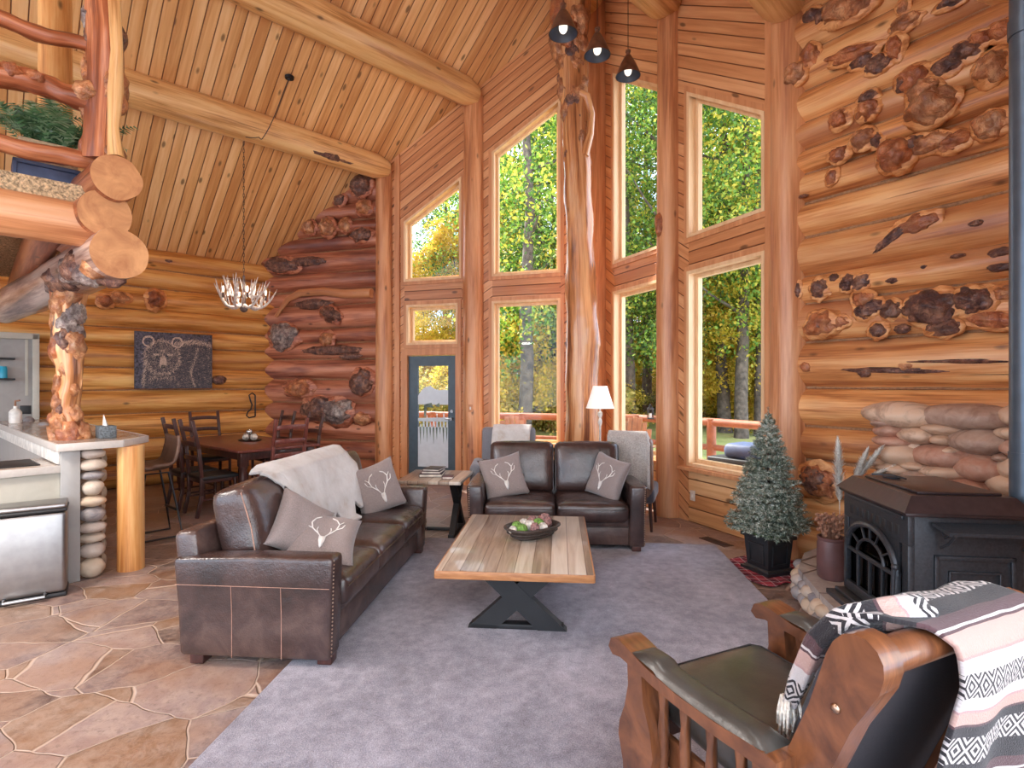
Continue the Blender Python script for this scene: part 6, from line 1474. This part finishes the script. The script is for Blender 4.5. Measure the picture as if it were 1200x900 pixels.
def adir(label, p, rz):
    t = thing('adirondack_chair', label, 'chair', p, rz, 'slatted chairs on the deck')
    for i in range(7):
        x = (i-3)*.085; h = 1.02-.20*(abs(i-3)/3)**2; m = MB(); m.gbox((x, .0, h/2+.12), (.078, .02, h-.1), .008, (1, 1, 2), X=rotx(-.0)); m.v = [rotx(-.25) @ q for q in m.v]; m.build('back_slat', 'adirondack_wood', t)
    for i in range(5): m = MB(); m.box(-.27, .27, -.5+i*.09, -.42+i*.09, .34-.02*i, .36-.02*i, .004); m.build('seat_slat', 'adirondack_wood', t)
    for s in (-1, 1):
        m = MB(); m.box(s*.34-.06, s*.34+.06, -.55, .15, .58, .605, .01); m.build('arm', 'adirondack_wood', t); m = MB(); m.box(s*.32-.015, s*.32+.015, -.5, -.4, 0, .58, .004); m.build('leg', 'adirondack_wood', t); m = MB(); m.bar((s*.3, -.48, .3), (s*.3, .4, .02), .025, .1); m.build('leg', 'adirondack_wood', t)
adir('brown slatted deck chair outside the lower window left of the trunk', at(603, 500, 9.5)*1 and Vector((.04, 9.35, -.06)), math.radians(10))
adir('brown slatted deck chair outside the narrow window behind the lamp', Vector((1.95, 9.0, -.06)), math.radians(-30))
q = at(868, 538, 6.9); t = thing('gas_grill', 'covered blue-black grill outside the wide lower window', 'grill', (q.x+.15, q.y+.1, -.06), math.radians(-55))
m = MB(); m.box(-.45, .45, -.25, .25, .55, .66, .02); m.build('side_tables', 'black_paint', t); m = MB(); m.gbox((0, 0, .75), (.5, .44, .2), .08, (2, 2, 2)); m.build('lid', 'blue_paint', t); m = MB()
for s in (-1, 1): m.box(s*.22-.02, s*.22+.02, -.2, .2, 0, .55, .004)
m.box(-.22, .22, -.2, .2, .12, .5, .01); m.build('cart', 'black_metal', t)
q = at(765, 496, 9.5); t = thing('deck_lantern', 'small black lantern on the deck railing outside the narrow window', 'lantern', (q.x, q.y+.16, .93), 0)
m = MB(); m.box(-.05, .05, -.05, .05, 0, .02, .003); m.box(-.05, .05, -.05, .05, .16, .2, .003)
for sx in (-1, 1):
    for sy in (-1, 1): m.box(sx*.042-.006, sx*.042+.006, sy*.042-.006, sy*.042+.006, .02, .16, .001)
m.tube([(-.03, 0, .2), (0, 0, .27), (.03, 0, .2)], .006, 6); m.build('lantern_frame', 'black_metal', t); m = MB(); m.lathe([(.02, .02), (.02, .1)], 10); m.build('candle', 'white_ceramic', t)
# ---- trees
def leafcloud(name, n, spec, size, mats, seed):
    rs_ = np.random.RandomState(seed); V = []; 
    cs = []
    for (c, r, w) in spec: cs += [(np.array(c), np.array(r))]*w
    idx = rs_.randint(0, len(cs), n); P = np.empty((n, 3))
    sub = rs_.normal(size=(len(cs)*14, 3)); sub /= np.linalg.norm(sub, axis=1)[:, None]; sub *= rs_.uniform(.45, 1, (len(cs)*14, 1))
    for i in range(n):
        c, r = cs[idx[i]]; s = sub[idx[i]*14+rs_.randint(14)]; q = rs_.normal(size=3)*.14; P[i] = c+r*(s+q)
    A = rs_.normal(size=(n, 3)); A /= np.linalg.norm(A, axis=1)[:, None]; Bv = rs_.normal(size=(n, 3)); Bv -= A*(A*Bv).sum(1)[:, None]; Bv /= np.linalg.norm(Bv, axis=1)[:, None]
    L = size*rs_.uniform(.6, 1.2, (n, 1)); a = A*L; b_ = Bv*L*.62
    vs = np.stack([P-a, P+b_, P+a, P-b_], 1).reshape(-1, 3)
    me = bpy.data.meshes.new(name); me.vertices.add(4*n); me.vertices.foreach_set('co', vs.ravel()); me.loops.add(4*n); me.loops.foreach_set('vertex_index', np.arange(4*n)); me.polygons.add(n); me.polygons.foreach_set('loop_start', np.arange(n)*4); me.polygons.foreach_set('loop_total', np.full(n, 4)); me.materials.append(M[mats]); me.update(calc_edges=True); me.validate(); return me
def crown(H, R, z0, k, seed):
    rnd = random.Random(seed); out = []
    for i in range(k):
        z = z0+(H-z0)*(i+.5)/k; rr = R*math.sin(math.pi*(.18+.75*(i+.5)/k))**.7; a = rnd.uniform(0, 6.28); d = rr*rnd.uniform(.25, .6); out.append(((math.cos(a)*d, math.sin(a)*d, z), (rr*.6, rr*.6, R*.34), 3))
    return out
CR = [leafcloud('crown', 16000, crown(15, 3.2, 3.0, 18, 1), .075, 'leaf_green', 1), leafcloud('crown', 16000, crown(16, 3.4, 4.0, 18, 2), .075, 'leaf_green', 2), leafcloud('crown', 20000, crown(11, 2.6, 2.2, 13, 3), .075, 'leaf_yellow', 3), leafcloud('crown', 19000, crown(18, 3.6, 3.2, 20, 4), .08, 'leaf_green', 4)]
def trunk_mesh(H, r, seed):
    m = MB(); rnd = random.Random(seed); pts = []; x = y = 0
    for i in range(15): pts.append(Vector((x, y, H*i/14-.6))); x += rnd.uniform(-.09, .09); y += rnd.uniform(-.09, .09)
    m.tube(pts, [r*(1.25 if i == 0 else 1)*(1-.75*i/14) for i in range(15)], 12, True, lambda ul, t_, i: 1+.12*noise.noise(Vector((ul, math.cos(t_)*2, math.sin(t_)*2+seed))))
    for i in range(9):
        p = pts[4+i]; a = rnd.uniform(0, 6.28); L = rnd.uniform(1.2, 2.4); m.tube([p, p+Vector((math.cos(a)*L*.5, math.sin(a)*L*.5, L*.25)), p+Vector((math.cos(a)*L, math.sin(a)*L, L*.6))], [r*.3, r*.18, r*.05], 6)
    o = m.build('trunk', 'bark'); me = o.data; bpy.data.objects.remove(o); return me
TR = [trunk_mesh(13, .2, 1), trunk_mesh(14, .24, 2), trunk_mesh(10, .11, 3), trunk_mesh(16, .24, 4)]
kinds = {0: 'green leafy tree in the woods beyond the deck', 1: 'tall green tree starting to turn yellow beyond the deck', 2: 'slender yellow-leaved autumn tree beyond the deck', 3: 'tallest thick-trunked green tree beyond the deck'}
rnd = random.Random(77)
TS = []
for (px, Y, k_, s) in [(497, 25, 2, .72), (520, 27, 0, .9), (612, 17, 3, 1.0), (628, 21, 1, 1), (596, 25, 2, 1.1), (648, 26, 0, 1), (738, 19, 1, 1.0), (760, 24, 3, 1), (748, 31, 2, .9), (776, 17, 0, .9), (726, 27, 2, 1.1), (852, 19, 3, 1), (868, 17.5, 1, .95), (832, 24, 0, 1.1), (846, 29, 2, 1.2), (890, 18, 0, .95), (905, 25, 1, 1), (818, 19, 2, .8), (690, 22, 0, 1), (672, 30, 2, .9), (560, 31, 1, 1), (535, 26, 2, .9), (700, 34, 2, 1), (800, 33, 2, 1), (880, 34, 2, 1), (620, 36, 2, 1), (650, 40, 2, 1.1), (580, 38, 2, 1.1), (930, 20, 2, 1), (970, 22, 3, 1), (780, 40, 2, 1.1), (500, 40, 2, .8)]:
    TS.append((px, Y, k_, s))
for (px, Y, k_, s) in TS:
    p = at(px, 450, Y); t = thing('tree', kinds[k_], 'tree', (p.x, p.y, -.5+.012*(Y-9)), rnd.uniform(0, 6.28), 'trees beyond the deck, kind %s' % ('green', 'turning', 'yellow', 'tallest')[k_]); t.scale = (s, s, s)
    o = bpy.data.objects.new('trunk', TR[k_]); COL.objects.link(o); o.parent = t; o = bpy.data.objects.new('crown', CR[k_]); COL.objects.link(o); o.parent = t
BM = [leafcloud('brush_leaves', 16000, [((0, 0, 1.0), (1.5, 1.2, 1.0), 2), ((1.2, .3, .7), (1.1, 1, .8), 1), ((-1.1, 0, .9), (1.1, 1, 1.0), 1)], .05, 'leaf_brush', 9), leafcloud('brush_leaves', 16000, [((0, 0, 1.5), (1.2, 1.2, 1.6), 2), ((.8, .3, .9), (1.1, 1, 1.1), 1)], .05, 'leaf_yellow', 10)]
for i in range(26):
    px = 470+i*19+rnd.uniform(-8, 8); Y = rnd.uniform(18, 32); p = at(px, 450, Y); k_ = i % 2; o = bpy.data.objects.new('brush', BM[k_]); COL.objects.link(o); o.location = (p.x, p.y, -.45+.012*(Y-9)); o.rotation_euler.z = rnd.uniform(0, 6); s = rnd.uniform(.8, 1.4); o.scale = (s, s, s)
    tag(o, 'olive undergrowth bush among the trees beyond the deck' if k_ == 0 else 'yellow sapling bush among the trees beyond the deck', 'bush', 'undergrowth beyond the deck' if k_ == 0 else 'yellow saplings beyond the deck')
# ------------------------------------------------------------------ light
w = bpy.data.worlds.new('sky'); bpy.context.scene.world = w; w.use_nodes = True; nt = w.node_tree; bg = nt.nodes['Background']
tc = nt.nodes.new('ShaderNodeTexCoord'); ns = nt.nodes.new('ShaderNodeTexNoise'); ns.inputs['Scale'].default_value = 3; cr = nt.nodes.new('ShaderNodeValToRGB'); cr.color_ramp.elements[0].position = .4; cr.color_ramp.elements[0].color = (*lin((176, 204, 236)), 1); cr.color_ramp.elements[1].position = .6; cr.color_ramp.elements[1].color = (1, 1, 1, 1)
nt.links.new(tc.outputs['Generated'], ns.inputs['Vector']); nt.links.new(ns.outputs['Fac'], cr.inputs[0]); nt.links.new(cr.outputs[0], bg.inputs[0]); bg.inputs[1].default_value = 2.9
def light(typ, name, loc, rot, en, col=(1, 1, 1), **kw):
    l = bpy.data.lights.new(name, typ); l.energy = en; l.color = col
    for k_, v_ in kw.items(): setattr(l, k_, v_)
    o = bpy.data.objects.new(name, l); COL.objects.link(o); o.location = loc; o.rotation_euler = rot; return o
ts = Vector((-.62, .78, .86)).normalized()
light('SUN', 'sun', (0, 0, 20), ts.to_track_quat('Z', 'Y').to_euler(), 9, (1, .93, .82), angle=math.radians(1.2))
light('AREA', 'overhead_fill', (0, .6, 5.0), (0, 0, 0), 280, (1, .97, .95), size=3.5)  # broad fill light added out of view to brighten the room, no real fixture
light('AREA', 'kitchen_fill', (-3.8, 2.4, 2.7), (0, 0, 0), 55, (1, .95, .9), size=.8)  # small fill added to lift the kitchen and hutch, no lamp hangs here
light('POINT', 'chandelier_bulbs', (-3.60, 7.33, 2.80), (0, 0, 0), 10, (1, .88, .74), shadow_soft_size=.05)
# ------------------------------------------------------------------ camera
cam = bpy.data.cameras.new('camera'); co = bpy.data.objects.new('camera', cam); COL.objects.link(co)
co.location = (0, 0, CH); co.rotation_euler = (math.radians(90), 0, 0); cam.sensor_width = 36; cam.lens = F/1200*36; cam.clip_start = .05; cam.clip_end = 300
sc = bpy.context.scene; sc.camera = co
sc.view_settings.view_transform = 'Standard'; sc.view_settings.look = 'None'; sc.view_settings.exposure = .95; sc.view_settings.gamma = 1; sc.view_settings.use_curve_mapping = False
sc.cycles.use_denoising = True; sc.cycles.max_bounces = 8; sc.cycles.transparent_max_bounces = 12; sc.cycles.sample_clamp_indirect = 6; sc.cycles.caustics_reflective = False; sc.cycles.caustics_refractive = False
